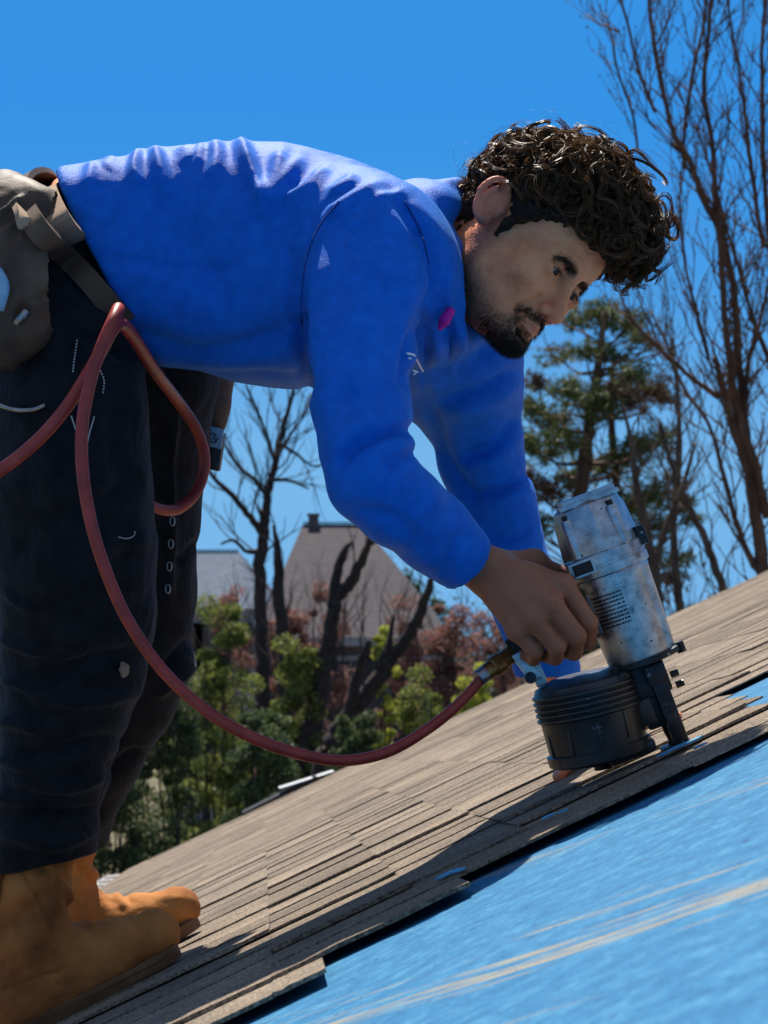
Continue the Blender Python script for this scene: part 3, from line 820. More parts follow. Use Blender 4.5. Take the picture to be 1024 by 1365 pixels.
# --- bare trees in the gap under the arm
traced_tree('bare_tree', 'leafless tree with a forked crown in front of the distant houses', 'tree', 24.0, (350, 0), [
    [(352, 1000, 13), (350, 880, 12), (347, 780, 11), (350, 720, 10), (354, 680, 9)],
    [(354, 690, 8), (358, 650, 7), (368, 610, 6), (374, 575, 5), (384, 535, 4), (392, 500, 3)],
    [(352, 712, 8), (335, 690, 6), (310, 660, 5), (290, 640, 4), (270, 610, 3)],
    [(354, 660, 5), (340, 640, 4), (322, 625, 4), (305, 600, 3), (296, 575, 2)],
    [(366, 615, 4), (356, 580, 3), (342, 545, 3), (330, 515, 2)],
    [(372, 590, 4), (395, 605, 3), (415, 620, 2), (435, 618, 2)],
    [(350, 735, 6), (330, 735, 4), (312, 720, 3), (296, 725, 2)],
    [(358, 640, 4), (384, 640, 3), (408, 650, 2)],
    [(366, 615, 4), (385, 580, 3), (404, 550, 2), (412, 520, 2)],
], 21, m_bark_dark, scale_r=.75, twig_every=20, twig_len=(30, 70), group=None, dY=.8)
traced_tree('bare_tree', 'dark slender trunk beside the forked leafless tree', 'tree', 22.0, (374, 0), [
    [(380, 1000, 10), (378, 880, 9), (372, 790, 8), (370, 730, 5), (364, 700, 1.5)]], 22, m_bark_dark, twig_every=30, twig_len=(24, 60))
traced_tree('bare_tree', 'broken-topped dark trunk forking into two stubs above the shrubs', 'tree', 19.0, (415, 0), [
    [(412, 1010, 15), (418, 960, 14), (432, 900, 12), (440, 840, 10), (446, 800, 9)],
    [(444, 810, 8), (448, 770, 7), (458, 735, 5), (470, 722, 2)],
    [(446, 800, 8), (468, 775, 8), (484, 742, 6), (496, 712, 2)],
    [(480, 750, 5), (488, 730, 4), (500, 722, 3)]], 23, m_bark_dark, twig_every=60, twig_len=(18, 45))
traced_tree('bare_tree', 'dark trunk slanting up to the right out of the olive shrubs', 'tree', 18.0, (440, 0), [
    [(430, 1030, 17), (446, 990, 15), (470, 950, 13), (500, 910, 11), (526, 875, 9)],
    [(500, 912, 8), (512, 880, 7), (520, 850, 4), (526, 818, 1.5)],
    [(526, 875, 9), (548, 840, 8), (562, 810, 7), (572, 780, 5), (580, 748, 1.5)],
    [(455, 975, 9), (470, 930, 8), (482, 880, 6), (492, 850, 4)]], 24, m_bark_dark, twig_every=50, twig_len=(20, 55))

# --- shrubs and small evergreens: each its own crown of leaves on stems
def shrub(name, label, cat, px, py_top, Y, wpx, n, mat, leaf_px, seed, group=None, stem_mat=None, twigs=16, aspect=.5):
    s = Y / FPX; rg = np.random.default_rng(seed); rr = random.Random(seed)
    topz = P(px, py_top, Y)[2]; x0 = P(px, 682, Y)[0]; z0 = gz(x0, Y) - .03; H = topz - z0
    root = empty(name, (x0, Y, z0)); tag(root, label, cat, group)
    st = MB(); w = wpx * s; C = []
    vis = P(px, 1160, Y)[2]                         # foliage is thickest where the crown can be seen
    nc = 90
    for k in range(nc):
        lo = max(.08, (vis - z0) / H * .7) if k % 5 else .08
        h = lo + (1 - lo) * rg.random() ** .8; ang = rg.random() * 6.283; rad = w * (1.0 - .6 * h * h) * math.sqrt(rg.random())
        c = np.array([x0 + rad * math.cos(ang), Y + rad * math.sin(ang) * .8, z0 + h * H * (1 - .06 * rg.random())])
        if k % 4 == 0:
            b = np.array([x0 + rg.normal() * w * .15, Y + rg.normal() * w * .15, z0]); m = (b + c) / 2 + rg.normal(size=3) * np.array([.12, .12, .05])
            st.tube(catmull([b, m, c], 4), np.linspace(3.0, .8, 9) * s, 4, cap=False)
        cr = w * rg.uniform(.12, .34)
        q = rg.normal(size=(n // nc, 3)); q /= np.linalg.norm(q, axis=1)[:, None]
        q *= (cr * rg.uniform(.3, 1.0, (len(q), 1)) ** .6) * np.array([1, 1, .8])
        C.append(c + q)
    for k in range(twigs):
        a = np.array([x0 + rg.normal() * w * .5, Y + rg.normal() * w * .3, z0 + H * rg.uniform(.5, .92)])
        grow(st, a, np.array([rg.normal() * .5, rg.normal() * .3, 1.0]), rg.uniform(30, 75) * s, 1.0 * s, 2, rr, .4, .2, 4, 2, None, .6, 3)
    st.build('stem', stem_mat or m_bark_dark, root, smooth=True)
    V, Fc = leaves(np.vstack(C), leaf_px * s, 0, aspect, seed)
    tag(mesh_obj('crown', V, Fc, mat, root, smooth=False), kind='stuff')
shr = [
    # name, label, px, top, Y, half width px, leaves, material, leaf px, seed
    ('evergreen_shrub', 'tall olive evergreen shrub rising beside the far trouser leg', 300, 795, 20, 60, 9000, m_leaf_olive, 3.6, 41),
    ('evergreen_shrub', 'dense dark evergreen shrub filling the shade behind the knees', 215, 860, 17, 75, 9000, m_leaf_dark, 4.0, 42),
    ('evergreen_shrub', 'low dark evergreen shrub above the gutter', 140, 950, 15, 80, 8000, m_leaf_dark, 4.2, 43),
    ('evergreen_shrub', 'olive evergreen shrub next to the slender dark trunk', 395, 850, 19, 55, 8000, m_leaf_olive, 3.6, 44),
    ('evergreen_shrub', 'bright yellow-green shrub between the leaning dark trunks', 512, 822, 21, 30, 4500, m_leaf_yellow, 3.4, 45),
    ('russet_shrub', 'russet-leaved shrub under the forked leafless tree', 385, 800, 25, 45, 5000, m_leaf_red, 3.2, 46),
    ('russet_shrub', 'russet-leaved shrub beside the slanting dark trunk', 600, 800, 23, 55, 6000, m_leaf_red, 3.4, 47),
    ('russet_shrub', 'broad russet shrub behind the hanging sleeve cuff', 655, 790, 26, 60, 5000, m_leaf_red, 3.2, 48),
    ('evergreen_shrub', 'olive shrub at the roof edge under the hose', 560, 885, 17, 55, 7000, m_leaf_olive, 3.8, 49),
    ('evergreen_shrub', 'dark shrub right behind the lifted flashing', 350, 935, 14, 70, 9000, m_leaf_dark, 4.4, 50),
    ('evergreen_shrub', 'dark shrub behind the low point of the hose', 470, 930, 15, 60, 7000, m_leaf_dark, 4.2, 51),
    ('evergreen_shrub', 'dark shrub half hidden by the trouser cuff', 30, 880, 16, 80, 6000, m_leaf_dark, 4.2, 52),
    ('russet_shrub', 'twiggy pinkish shrub in front of the bluish house', 310, 775, 30, 45, 3500, m_leaf_red, 2.6, 53),
    ('evergreen_shrub', 'yellow-green shrub under the russet shrubs by the roof edge', 640, 880, 20, 45, 5000, m_leaf_yellow, 3.4, 54),
    ('evergreen_shrub', 'dark evergreen shrub close behind the nail gun', 800, 800, 24, 80, 5000, m_leaf_dark, 3.6, 55),
    ('russet_shrub', 'tall twiggy russet shrub in front of the mauve-brown house roof', 445, 775, 31, 50, 4200, m_leaf_red, 3.0, 57),
    ('russet_shrub', 'bare-stemmed russet shrub between the house and the slanting trunk', 540, 800, 29, 45, 4000, m_leaf_red, 3.0, 58),
    ('evergreen_shrub', 'olive shrub in the middle of the evergreen row', 270, 900, 23, 70, 7000, m_leaf_olive, 3.4, 56),
]
for (nm, lb, px, tp, Y, w, n, mt, lp, sd) in shr:
    shrub(nm, lb, 'shrub', px, tp, Y, w * 1.15, int(n * 3.6), mt, lp * .72, sd, group='shrubs behind the house', twigs=26 if 'russet' in nm else 12)
# far dark tree line closing the view
def far_wood():
    rg = np.random.default_rng(77); C = []
    for k in range(420):
        x = rg.uniform(-70, 70); Y = rg.uniform(110, 150); h = rg.uniform(6.0, 9.5)
        q = rg.normal(size=(230, 3)) * np.array([1.5, 1.3, h * .22]) + np.array([x, Y, gz(x, Y) + h * .5]); C.append(q)
    V, Fc = leaves(np.vstack(C), .22, 0, .6, 3)
    tag(mesh_obj('distant_wood', V, Fc, leaf_mat('distant_leaf', [(.02, .03, .03), (.045, .05, .04), (.06, .06, .045)]), smooth=False), 'dark wood closing the view beyond the houses', 'wood', kind='stuff')
far_wood()

# --- distant houses
m_roof_far = noisy_mat('brown_roof_shingle', [(.3, (.036, .031, .040)), (.7, (.068, .057, .066))], scale=3, rough=.9, vec_scale=(1, 1, 6))
m_roof_blue = noisy_mat('slate_blue_roof', [(.3, (.05, .07, .11)), (.7, (.10, .13, .18))], scale=3, rough=.9, vec_scale=(1, 1, 6))
m_wall_far = noisy_mat('mauve_brick_wall', [(.3, (.09, .07, .075)), (.7, (.15, .115, .115))], scale=9, rough=.9)
m_wall_pale = noisy_mat('pale_siding', [(.3, (.42, .42, .44)), (.7, (.55, .55, .56))], scale=6, rough=.8)
m_trim = noisy_mat('grey_trim', [(.3, (.22, .21, .22)), (.7, (.30, .29, .29))], scale=6, rough=.6)
m_glass = noisy_mat('window_glass', [(.3, (.02, .03, .04)), (.7, (.04, .05, .07))], scale=3, rough=.08, spec=.6)
def far_house(label, eaves, ridge, Y, depth, wallm, roofm, chimney=None):
    """hip roof: eaves = two front corners in px at Y, ridge = two ends in px at mid depth"""
    a, b = (P(*q, Y) for q in eaves); b[2] = a[2]
    t0, t1 = (P(*q, Y + depth / 2) for q in ridge); D = np.array([0, depth, 0]); t1[2] = t0[2]
    base = gz((a[0] + b[0]) / 2, Y) - .3
    root = empty('house', ((a[0] + b[0]) / 2, Y + depth / 2, base)); tag(root, label, 'house', None)
    wi = [np.array([a[0] + .45, Y + .45]), np.array([b[0] - .45, Y + .45]), np.array([b[0] - .45, Y + depth - .45]), np.array([a[0] + .45, Y + depth - .45])]
    V = [np.array([*w, a[2] + .0]) for w in wi] + [np.array([*w, base]) for w in wi]
    mesh_obj('wall', V, [(i, 4 + i, 4 + (i + 1) % 4, (i + 1) % 4) for i in range(4)], wallm, root, smooth=False)
    V = [a, b, b + D, a + D, t0, t1]
    m = MB(); m.add(V + [v - np.array([0, 0, .16]) for v in V[:4]], [(0, 1, 5, 4), (1, 2, 5), (2, 3, 4, 5), (3, 0, 4), (0, 6, 7, 1), (1, 7, 8, 2), (2, 8, 9, 3), (3, 9, 6, 0), (6, 9, 8, 7)])
    rf = m.build('roof', roofm, root)
    m = MB(); m.box((t0 + t1) / 2 + np.array([0, 0, .04]), (t1 - t0) / 2, [0, .10, 0], [0, 0, .02]); m.build('ridge_cap', roofm, rf)
    m = MB(); m.box((a + b) / 2 + np.array([0, -.03, -.08]), (b - a) / 2, [0, .028, 0], [0, 0, .11]); m.build('fascia', m_trim, rf)
    if chimney:
        c = P(*chimney, Y + depth * .5); m = MB(); m.box(c - np.array([0, 0, .5]), [.13, 0, 0], [0, .13, 0], [0, 0, .62]); m.box(c + np.array([0, 0, .15]), [.16, 0, 0], [0, .16, 0], [0, 0, .04]); m.build('chimney', wallm, rf)
    n = 5
    for k in range(n):
        x = a[0] + (b[0] - a[0]) * (k + .5) / n; c = np.array([x, Y + .43, a[2] - 1.25])
        m = MB(); m.box(c, [.55, 0, 0], [0, .05, 0], [0, 0, .8]); f = m.build('window', m_trim, root)
        for sx in (-1, 1):
            for sz in (-1, 1):
                m = MB(); m.box(c + np.array([sx * .235, -.045, sz * .36]), [.215, 0, 0], [0, .015, 0], [0, 0, .33]); m.build('pane', m_glass, f)
    return root
far_house('mauve-brown house with a hipped roof and chimney beyond the bare trees', [(338, 850), (598, 850)], [(404, 699), (484, 699)], 46.0, 11.0, m_wall_far, m_roof_far, (418, 694))
far_house('bluish house with a low slate roof behind the forked leafless tree', [(205, 812), (352, 812)], [(262, 735), (318, 735)], 60.0, 9.0, m_wall_pale, m_roof_blue)
# bluish evergreen silhouettes right of the gabled house
for i, (px, tp, Y) in enumerate([(548, 762, 60), (520, 772, 66), (585, 790, 58)]):
    shrub('far_evergreen_tree', ['dark conifer standing clear of the mauve-brown house', 'dark conifer touching the roof of the mauve-brown house', 'round dark evergreen beyond the slanting trunk'][i], 'tree', px, tp, Y, 28, 5200, m_leaf_dark, 2.2, 90 + i, group='evergreens beyond the distant house', twigs=6)
# ------------------------------------------------------------------ the roofer
def skin_mat():
    m, nt, b = new_mat('tan_skin')
    vec = coords(nt, 'Object')
    n = nd(nt, 'ShaderNodeTexNoise', Scale=28.0, Detail=6.0, Roughness=.65); nt.links.new(vec, n.inputs['Vector'])
    base = ramp(nt, n.outputs['Fac'], [(.3, (.62, .21, .095)), (.55, (.80, .31, .150)), (.8, (.86, .39, .20))])
    def layer(base, attr, colr):
        a = nt.nodes.new('ShaderNodeAttribute'); a.attribute_name = attr
        mx = nt.nodes.new('ShaderNodeMixRGB'); mx.inputs['Color2'].default_value = (*colr, 1)
        nt.links.new(a.outputs['Fac'], mx.inputs['Fac']); nt.links.new(base, mx.inputs['Color1']); return mx.outputs[0]
    base = layer(base, 'flush_glow', (.58, .16, .105))  # nose flush, and the sun's glow through the ears painted as red
    base = layer(base, 'lip', (.50, .17, .14))
    base = layer(base, 'stubble', (.085, .052, .042))  # facial hair and brows, plus the painted upper-lid shadow
    base = layer(base, 'nail', (.55, .34, .26))
    base = layer(base, 'hand_tone', (.19, .072, .048))  # even darker red-brown tint on the hands
    nt.links.new(base, b.inputs['Base Color'])
    b.inputs['Roughness'].default_value = .52; b.inputs['Specular IOR Level'].default_value = .22
    b.inputs['Subsurface Weight'].default_value = .16; b.inputs['Subsurface Radius'].default_value = (1.0, .32, .16); b.inputs['Subsurface Scale'].default_value = .008
    n2 = nd(nt, 'ShaderNodeTexNoise', Scale=420.0, Detail=3.0); nt.links.new(vec, n2.inputs['Vector'])
    n3 = nd(nt, 'ShaderNodeTexVoronoi', Scale=260.0); nt.links.new(vec, n3.inputs['Vector'])
    ad = nd(nt, 'ShaderNodeMath', operation='ADD'); nt.links.new(n2.outputs['Fac'], ad.inputs[0]); nt.links.new(n3.outputs['Distance'], ad.inputs[1])
    bp = nd(nt, 'ShaderNodeBump', Strength=.38, Distance=.0014); nt.links.new(ad.outputs[0], bp.inputs['Height']); nt.links.new(bp.outputs[0], b.inputs['Normal'])
    return m
m_skin = skin_mat()

def hair_mat(name, c0, c1, rough=.34, spec=.6, glow=None):
    m, nt, b = new_mat(name)
    g = nt.nodes.new('ShaderNodeNewGeometry')
    colr = ramp(nt, g.outputs['Random Per Island'], [(0, c0), (1, c1)])
    nt.links.new(colr, b.inputs['Base Color']); b.inputs['Roughness'].default_value = rough; b.inputs['Specular IOR Level'].default_value = spec
    if glow:
        t = nt.nodes.new('ShaderNodeBsdfTranslucent'); t.inputs['Color'].default_value = (*glow, 1)
        mx = nt.nodes.new('ShaderNodeMixShader'); mx.inputs['Fac'].default_value = .31
        nt.links.new(b.outputs[0], mx.inputs[1]); nt.links.new(t.outputs[0], mx.inputs[2]); nt.links.new(mx.outputs[0], nt.nodes['Material Output'].inputs['Surface'])
    return m
m_hair = hair_mat('dark_brown_hair', (.012, .007, .005), (.14, .074, .030), .42, .36, (.66, .40, .16))
m_beard = hair_mat('black_beard', (.010, .008, .007), (.03, .02, .014), .5, .3)

def cloth_mat(name, c0, c1, weave=900, rough=.85, sheen=.3, sheen_tint=(1, 1, 1), scale=7, bump=.25, lint=None, bdist=.0008, wr=(16, 12, 16), wrs=.35):
    m = noisy_mat(name, [(.3, c0), (.7, c1)], scale=scale, rough=rough, bump=bump, bscale=weave, spec=.2, bdist=bdist, speck=lint)
    b = m.node_tree.nodes['Principled BSDF']
    nt = m.node_tree; old = b.inputs['Normal'].links[0].from_node
    w1 = nd(nt, 'ShaderNodeTexNoise', Scale=1.0, Detail=4.0, Roughness=.55); w1.inputs['Distortion'].default_value = .6
    nt.links.new(coords(nt, 'Object', wr), w1.inputs['Vector'])
    b2 = nd(nt, 'ShaderNodeBump', Strength=wrs, Distance=.012); nt.links.new(w1.outputs['Fac'], b2.inputs['Height']); nt.links.new(b2.outputs[0], old.inputs['Normal'])
    b.inputs['Specular IOR Level'].default_value = .14 if rough < .7 else .2
    b.inputs['Sheen Weight'].default_value = sheen; b.inputs['Sheen Roughness'].default_value = .32; b.inputs['Sheen Tint'].default_value = (*sheen_tint, 1)
    return m
m_shirt = cloth_mat('royal_blue_jersey', (.002, .108, .52), (.004, .150, .68), weave=380, rough=.56, sheen=.12, sheen_tint=(.5, .9, 1), bump=.7, bdist=.0014, scale=60)
m_jeans = cloth_mat('faded_black_denim', (.0025, .0035, .006), (.013, .0155, .020), weave=420, sheen=.12, sheen_tint=(.6, .75, 1), scale=34, bump=.8, bdist=.0014, wrs=.8, wr=(20, 20, 13))
m_undershirt = cloth_mat('navy_undershirt', (.004, .02, .10), (.006, .03, .15))
m_boot = noisy_mat('tan_suede', [(.25, (.12, .044, .015)), (.42, (.29, .11, .032)), (.58, (.44, .18, .05)), (.75, (.56, .26, .08))], scale=9, detail=10, rough=.85, bump=.8, bscale=130, spec=.2, bdist=.0016)
m_boot_sole = noisy_mat('scuffed_brown_sole', [(.3, (.085, .045, .022)), (.7, (.19, .105, .05))], scale=20, rough=.8, bump=.4, bscale=90)
m_thread = noisy_mat('pale_thread', [(.3, (.34, .36, .36)), (.7, (.5, .5, .5))], scale=90, rough=.7)
m_belt = noisy_mat('worn_brown_leather', [(.25, (.026, .014, .009)), (.5, (.080, .045, .028)), (.75, (.15, .092, .056))], scale=12, detail=8, rough=.62, bump=.5, bscale=70, spec=.35, bdist=.002)
m_suede_tan = noisy_mat('pale_suede', [(.3, (.24, .155, .10)), (.7, (.42, .29, .20))], scale=24, rough=.9, bump=.4, bscale=160)
m_steel = noisy_mat('dull_steel', [(.3, (.20, .21, .23)), (.7, (.42, .44, .46))], scale=40, rough=.35, metallic=.9)
m_black_plastic = noisy_mat('black_plastic', [(.3, (.008, .009, .011)), (.7, (.022, .024, .028))], scale=30, rough=.45, spec=.5, bump=.2)
m_label_blue = noisy_mat('pale_blue_label', [(.3, (.18, .36, .55)), (.7, (.32, .5, .66))], scale=60, rough=.4)
m_pink = noisy_mat('magenta_cloth', [(.3, (.42, .01, .22)), (.7, (.62, .02, .34))], scale=40, rough=.7)
m_white_print = noisy_mat('white_print', [(.3, (.72, .74, .78)), (.7, (.85, .86, .88))], scale=60, rough=.6)

person = empty('person', roof_hit(110, 1330))
tag(person, 'man in blue long-sleeved shirt and tan boots bending to drive a nail', 'person')

# ---------------------------------------------------------------- head frame
EYE = P(753, 377, 2.5)
HU = unit([.64, 0, .768]); HL = np.array([.53, .73, -.44]); HL = unit(HL - HU * (HL @ HU)); HF = np.cross(HL, HU)
_c = EYE - .085 * HF; _y = R(9.0)                                  # turned a little further from the camera, about the skull
HF, HL = HF * math.cos(_y) + HL * math.sin(_y), HL * math.cos(_y) - HF * math.sin(_y); EYE = _c + .085 * HF
_e = EYE - .09 * HF + .01 * HU; _q = R(5.0)                        # nod, about the ear
def _nod(v): return np.array([v[0] * math.cos(_q) + v[2] * math.sin(_q), v[1], -v[0] * math.sin(_q) + v[2] * math.cos(_q)])
EYE = _e + _nod(EYE - _e) + np.array([0, 0, .009]); HF, HL, HU = _nod(HF), _nod(HL), _nod(HU)
def head_w(q): q = np.atleast_2d(q); return EYE + q[:, :1] * HF + q[:, 1:2] * HL + q[:, 2:3] * HU
def head_l(p): d = np.asarray(p) - EYE; return np.array([d @ HF, d @ HL, d @ HU])
NECK = head_l(P(575, 340, 2.63))

hd = Field((-.27, -.125, -.25), (.055, .125, .135), .0019)
hd.ell((-.093, 0, .032), (.095, .076, .082), k=0)
hd.ell((-.040, 0, .043), (.047, .060, .050), k=.03)
hd.ell((-.046, 0, -.036), (.050, .056, .055), k=.03)
hd.ell((-.060, 0, -.060), (.050, .054, .050), k=.03)
hd.ell((-.014, 0, -.068), (.024, .029, .027), k=.022)
for s in (-1, 1):
    hd.cone((-.001, s * .012, .017), (-.016, s * .047, .013), .0095, .0085, k=.016)
    hd.ell((-.024, s * .046, -.026), (.022, .018, .019), k=.028)
    hd.cone((-.080, s * .053, -.062), (-.010, s * .014, -.104), .017, .016, k=.028)
    hd.cone((-.088, s * .058, -.02), (-.080, s * .053, -.066), .016, .017, k=.025)
hd.ell((-.001, 0, -.1045), (.0165, .021, .0155), k=.018)
# neck with a hint of the throat and the big side muscles
hd.cone((-.100, 0, -.035), NECK, .054, .056, k=.035)
hd.cone((-.055, 0, -.10), NECK + np.array([.03, 0, -.01]), .026, .045, k=.03)
for s in (-1, 1): hd.cone((-.105, s * .055, -.03), NECK + np.array([.05, s * .02, -.01]), .014, .016, k=.02)
# eye sockets, lids
for s in (-1, 1):
    hd.ell((.012, s * .031, .001), (.019, .021, .0125), k=.016, op='sub')
    hd.ell((.008, s * .016, .004), (.012, .010, .014), k=.010, op='sub')
    hd.ell((-.0118, s * .032, .0), (.0148, .0152, .0142), k=.005)
    hd.ell((-.002, s * .046, -.004), (.006, .006, .006), k=.01)
# nose
hd.cone((.000, 0, .010), (.019, 0, -.031), .0075, .0095, k=.012)
hd.ell((.0225, 0, -.040), (.0125, .0118, .0112), k=.008)
for s in (-1, 1): hd.ell((.0115, s * .0135, -.0445), (.0105, .0078, .0085), k=.006)
hd.cone((.010, 0, -.048), (.020, 0, -.050), .005, .004, k=.006)
for s in (-1, 1): hd.cone((.013, s * .0065, -.0535), (.017, s * .0065, -.047), .0036, .003, k=.003, op='sub')
for s in (-1, 1): hd.cone((.004, s * .022, -.040), (-.002, s * .030, -.070), .0035, .0035, k=.010, op='sub')
# mouth
hd.cone((.004, -.024, -.0750), (.0125, 0, -.0695), .0036, .0050, k=.007); hd.cone((.004, .024, -.0750), (.0125, 0, -.0695), .0036, .0050, k=.007)
hd.cone((.003, -.021, -.0780), (.0110, 0, -.0800), .0036, .0060, k=.007); hd.cone((.003, .021, -.0780), (.0110, 0, -.0800), .0036, .0060, k=.007)
hd.cone((.0085, -.025, -.0768), (.0168, 0, -.0745), .0018, .0022, k=.003, op='sub'); hd.cone((.0085, .025, -.0768), (.0168, 0, -.0745), .0018, .0022, k=.003, op='sub')
hd.cone((.010, -.012, -.0915), (.012, .012, -.0915), .006, .006, k=.008, op='sub')
for s in (-1, 1):
    hd.ell((.0035, s * .032, -.0012), (.0090, .0150, .0041), k=.0015, op='sub')
# ears
for s in (-1, 1):
    E0 = np.array([-.094, s * .081, .010])
    ax_out = unit([-.50, s * .86, .05]); ax_up = unit([-.20, 0, 1.0]); ax_f = np.cross(ax_up, ax_out); ax_f = unit(ax_f)
    M = np.stack([ax_f, ax_out, np.cross(ax_f, ax_out)]);
    up = ax_up; back = unit(np.array([-.86, s * .50, -.15]))
    ctr = E0 + back * .010 + ax_out * .004
    Me = np.stack([back, unit(np.cross(up, back)), unit(np.cross(back, np.cross(up, back)))])
    hd.ell(ctr - ax_out * .002, (.0165, .0042, .0275), M=Me, k=.006)
    rim = []
    for a in np.linspace(-140, 125, 18):
        ca, sa = math.cos(R(a)), math.sin(R(a))
        rim.append((ctr + back * .0165 * ca * (1 if sa > -.2 else .85) + up * .0280 * sa + ax_out * (.0060 + .002 * ca), .0036))
    for a, b in zip(rim[:-1], rim[1:]): hd.cone(a[0], b[0], a[1], b[1], k=.0035)
    ah = [(ctr + back * .010 * math.cos(R(a)) + up * (.018 * math.sin(R(a)) - .002) + ax_out * .0040, .0030) for a in np.linspace(-75, 85, 8)]
    for a, b in zip(ah[:-1], ah[1:]): hd.cone(a[0], b[0], a[1], b[1], k=.004)
    hd.ell(ctr - up * .026 - back * .005 + ax_out * .003, (.0090, .0070, .0095), k=.005)      # lobe
    hd.ell(ctr - back * .016 + ax_out * .002 - up * .004, (.005, .006, .006), k=.004)          # tragus
Vh, Fh = hd.mesh(2)
f, l, u = Vh.T
Nh = normals_of(Vh, Fh)
sm = lambda x, a, b: np.clip((x - a) / (b - a), 0, 1) ** 2 * (3 - 2 * np.clip((x - a) / (b - a), 0, 1))
jaw_line = -.052 - .30 * (f + .05) * 0 - .035 * sm(f, -.09, -.02)
beard = sm(-(u - jaw_line), -.012, .022) * sm(f, -.105, -.075) * sm(-u, -.2, -.1)
side = sm(-u, -.02, .02) * sm(-np.abs(f + .085), -.022, -.008) * sm(np.abs(l), .04, .055) * sm(u, -.12, -.08)
under = sm(u, -.20, -.13) * sm(f, -.11, -.06)
goat = np.exp(-(((f + .002) / .028) ** 2 + (l / .027) ** 2 + ((u + .1105) / .0165) ** 2))
must = np.exp(-(((u + .0605 + .10 * np.abs(l) ** 1.1 * 2) / .0055) ** 2)) * sm(-np.abs(l), -.030, -.020) * sm(f, -.004, .004)
corner = np.exp(-(((np.abs(l) - .027) / .006) ** 2)) * sm(u, -.105, -.085) * sm(-u, .058, .07) * sm(f, -.02, -.005)
stubble = np.clip(0.40 * beard * under + .38 * side + .80 * goat + .50 * must + .35 * corner, 0, .93)
stubble *= 1 - np.exp(-(((u + .0745) / .0095) ** 2)) * sm(-np.abs(l), -.024, -.018) * sm(f, .0, .006)
brow_u = .0145 + .003 * np.sin((np.abs(l) - .010) / .038 * math.pi) - .004 * sm(np.abs(l), .035, .05)
brow = np.exp(-((u - brow_u) / .0042) ** 2) * sm(np.abs(l), .006, .013) * sm(-np.abs(l), -.053, -.043) * sm(f, -.03, -.015)
stub_lid = np.clip(stubble + brow * .8, 0, .95)
lip = np.exp(-(((u + .0750) / .0088) ** 2)) * sm(-np.abs(l), -.022, -.014) * sm(f, .004, .009)
flush_glow = np.clip(np.exp(-(((f - .015) / .02) ** 2 + (l / .018) ** 2 + ((u + .04) / .016) ** 2)) * .7 + sm(np.abs(l), .070, .08) * .70 * sm(-f, .07, .085), 0, 1)  # reddened nose; ears painted red for the glow of sun behind
lid_shadow = np.exp(-(((u - .0040) / .0016) ** 2 + ((np.abs(l) - .032) / .011) ** 4)) * sm(f, -.012, -.004)  # shadow of the upper lid painted as a dark line
stub_lid = np.clip(stub_lid + lid_shadow * .9, 0, .95)
Vh = Vh.copy(); _m = Vh[:, 2] < -.03; Vh[_m, 2] = -.03 + (Vh[_m, 2] + .03) * .90; Nh = normals_of(Vh, Fh)     # shorter jaw
head_attrs = dict(stubble=stub_lid, lip=lip * .55, flush_glow=flush_glow, nail=0 * f, hand_tone=.0 * f)
parts_V = [head_w(Vh)]; parts_F = [Fh]; A_ = {k: [v] for k, v in head_attrs.items()}

# ---------------------------------------------------------------- right hand on the grip
def hand_mesh(fd, nails=(), hand_tone=0.0):
    V, Fc = fd.mesh(2)
    nail = np.zeros(len(V))
    for c, n_, r in nails:
        d = np.linalg.norm(V - c, axis=1); nail = np.maximum(nail, sm(-d, -r, -r * .7))
    parts_F.append(Fc + sum(len(v) for v in parts_V)); parts_V.append(V)
    z = np.zeros(len(V))
    for k in A_: A_[k].append(z)
    A_['nail'][-1] = nail; A_['hand_tone'][-1] = z + hand_tone
    return V
rh = Field(P(585, 900, 2.33) - [0, .12, 0], P(835, 690, 2.43) + [0, .09, 0], .0019)
W = P(650, 760, 2.375); WA = P(590, 728, 2.352)
rh.chain([(WA, .031), (W, .028)], k=.01, sq=None)
dors = unit(np.array([-.25, -.85, .35]))
fing = {
    'i': [(752, 781, 2.343, .0132), (784, 830, 2.343, .0115), (784, 856, 2.366, .0100), (768, 860, 2.392, .0085)],
    'm': [(735, 806, 2.322, .0138), (768, 848, 2.322, .0120), (765, 869, 2.350, .0104), (748, 868, 2.378, .0088)],
    'r': [(712, 827, 2.320, .0130), (742, 861, 2.320, .0112), (740, 876, 2.348, .0097), (724, 874, 2.374, .0082)],
    'p': [(690, 841, 2.332, .0118), (713, 867, 2.332, .0098), (711, 878, 2.355, .0086), (699, 873, 2.378, .0074)]}
for k_, j in fing.items():
    mcp = P(*j[0][:3])
    rh.cone(W + (mcp - W) * .10, mcp, .021, j[0][3] + .0005, k=.016)
rh.ell((W + P(735, 815, 2.325)) / 2, (.040, .022, .034), k=.012)
for k_, j in fing.items():
    pts = [(P(*q[:3]), q[3]) for q in j]
    rh.ell(pts[0][0] + dors * .003, (.0115, .0115, .0115), k=.010)
    rh.chain(pts, k=.0035)
    rh.ell(pts[1][0] + dors * .0012, (.0098, .0098, .0098), k=.005)
    rh.cone(W + (pts[0][0] - W) * .35 + dors * .016, pts[0][0] + dors * .008, .003, .004, k=.008)      # tendon
rh.chain([(P(668, 756, 2.392), .021), (P(712, 750, 2.412), .0150), (P(742, 768, 2.430), .0122), (P(760, 792, 2.440), .0100)], k=.012)
hand_mesh(rh, hand_tone=.72)

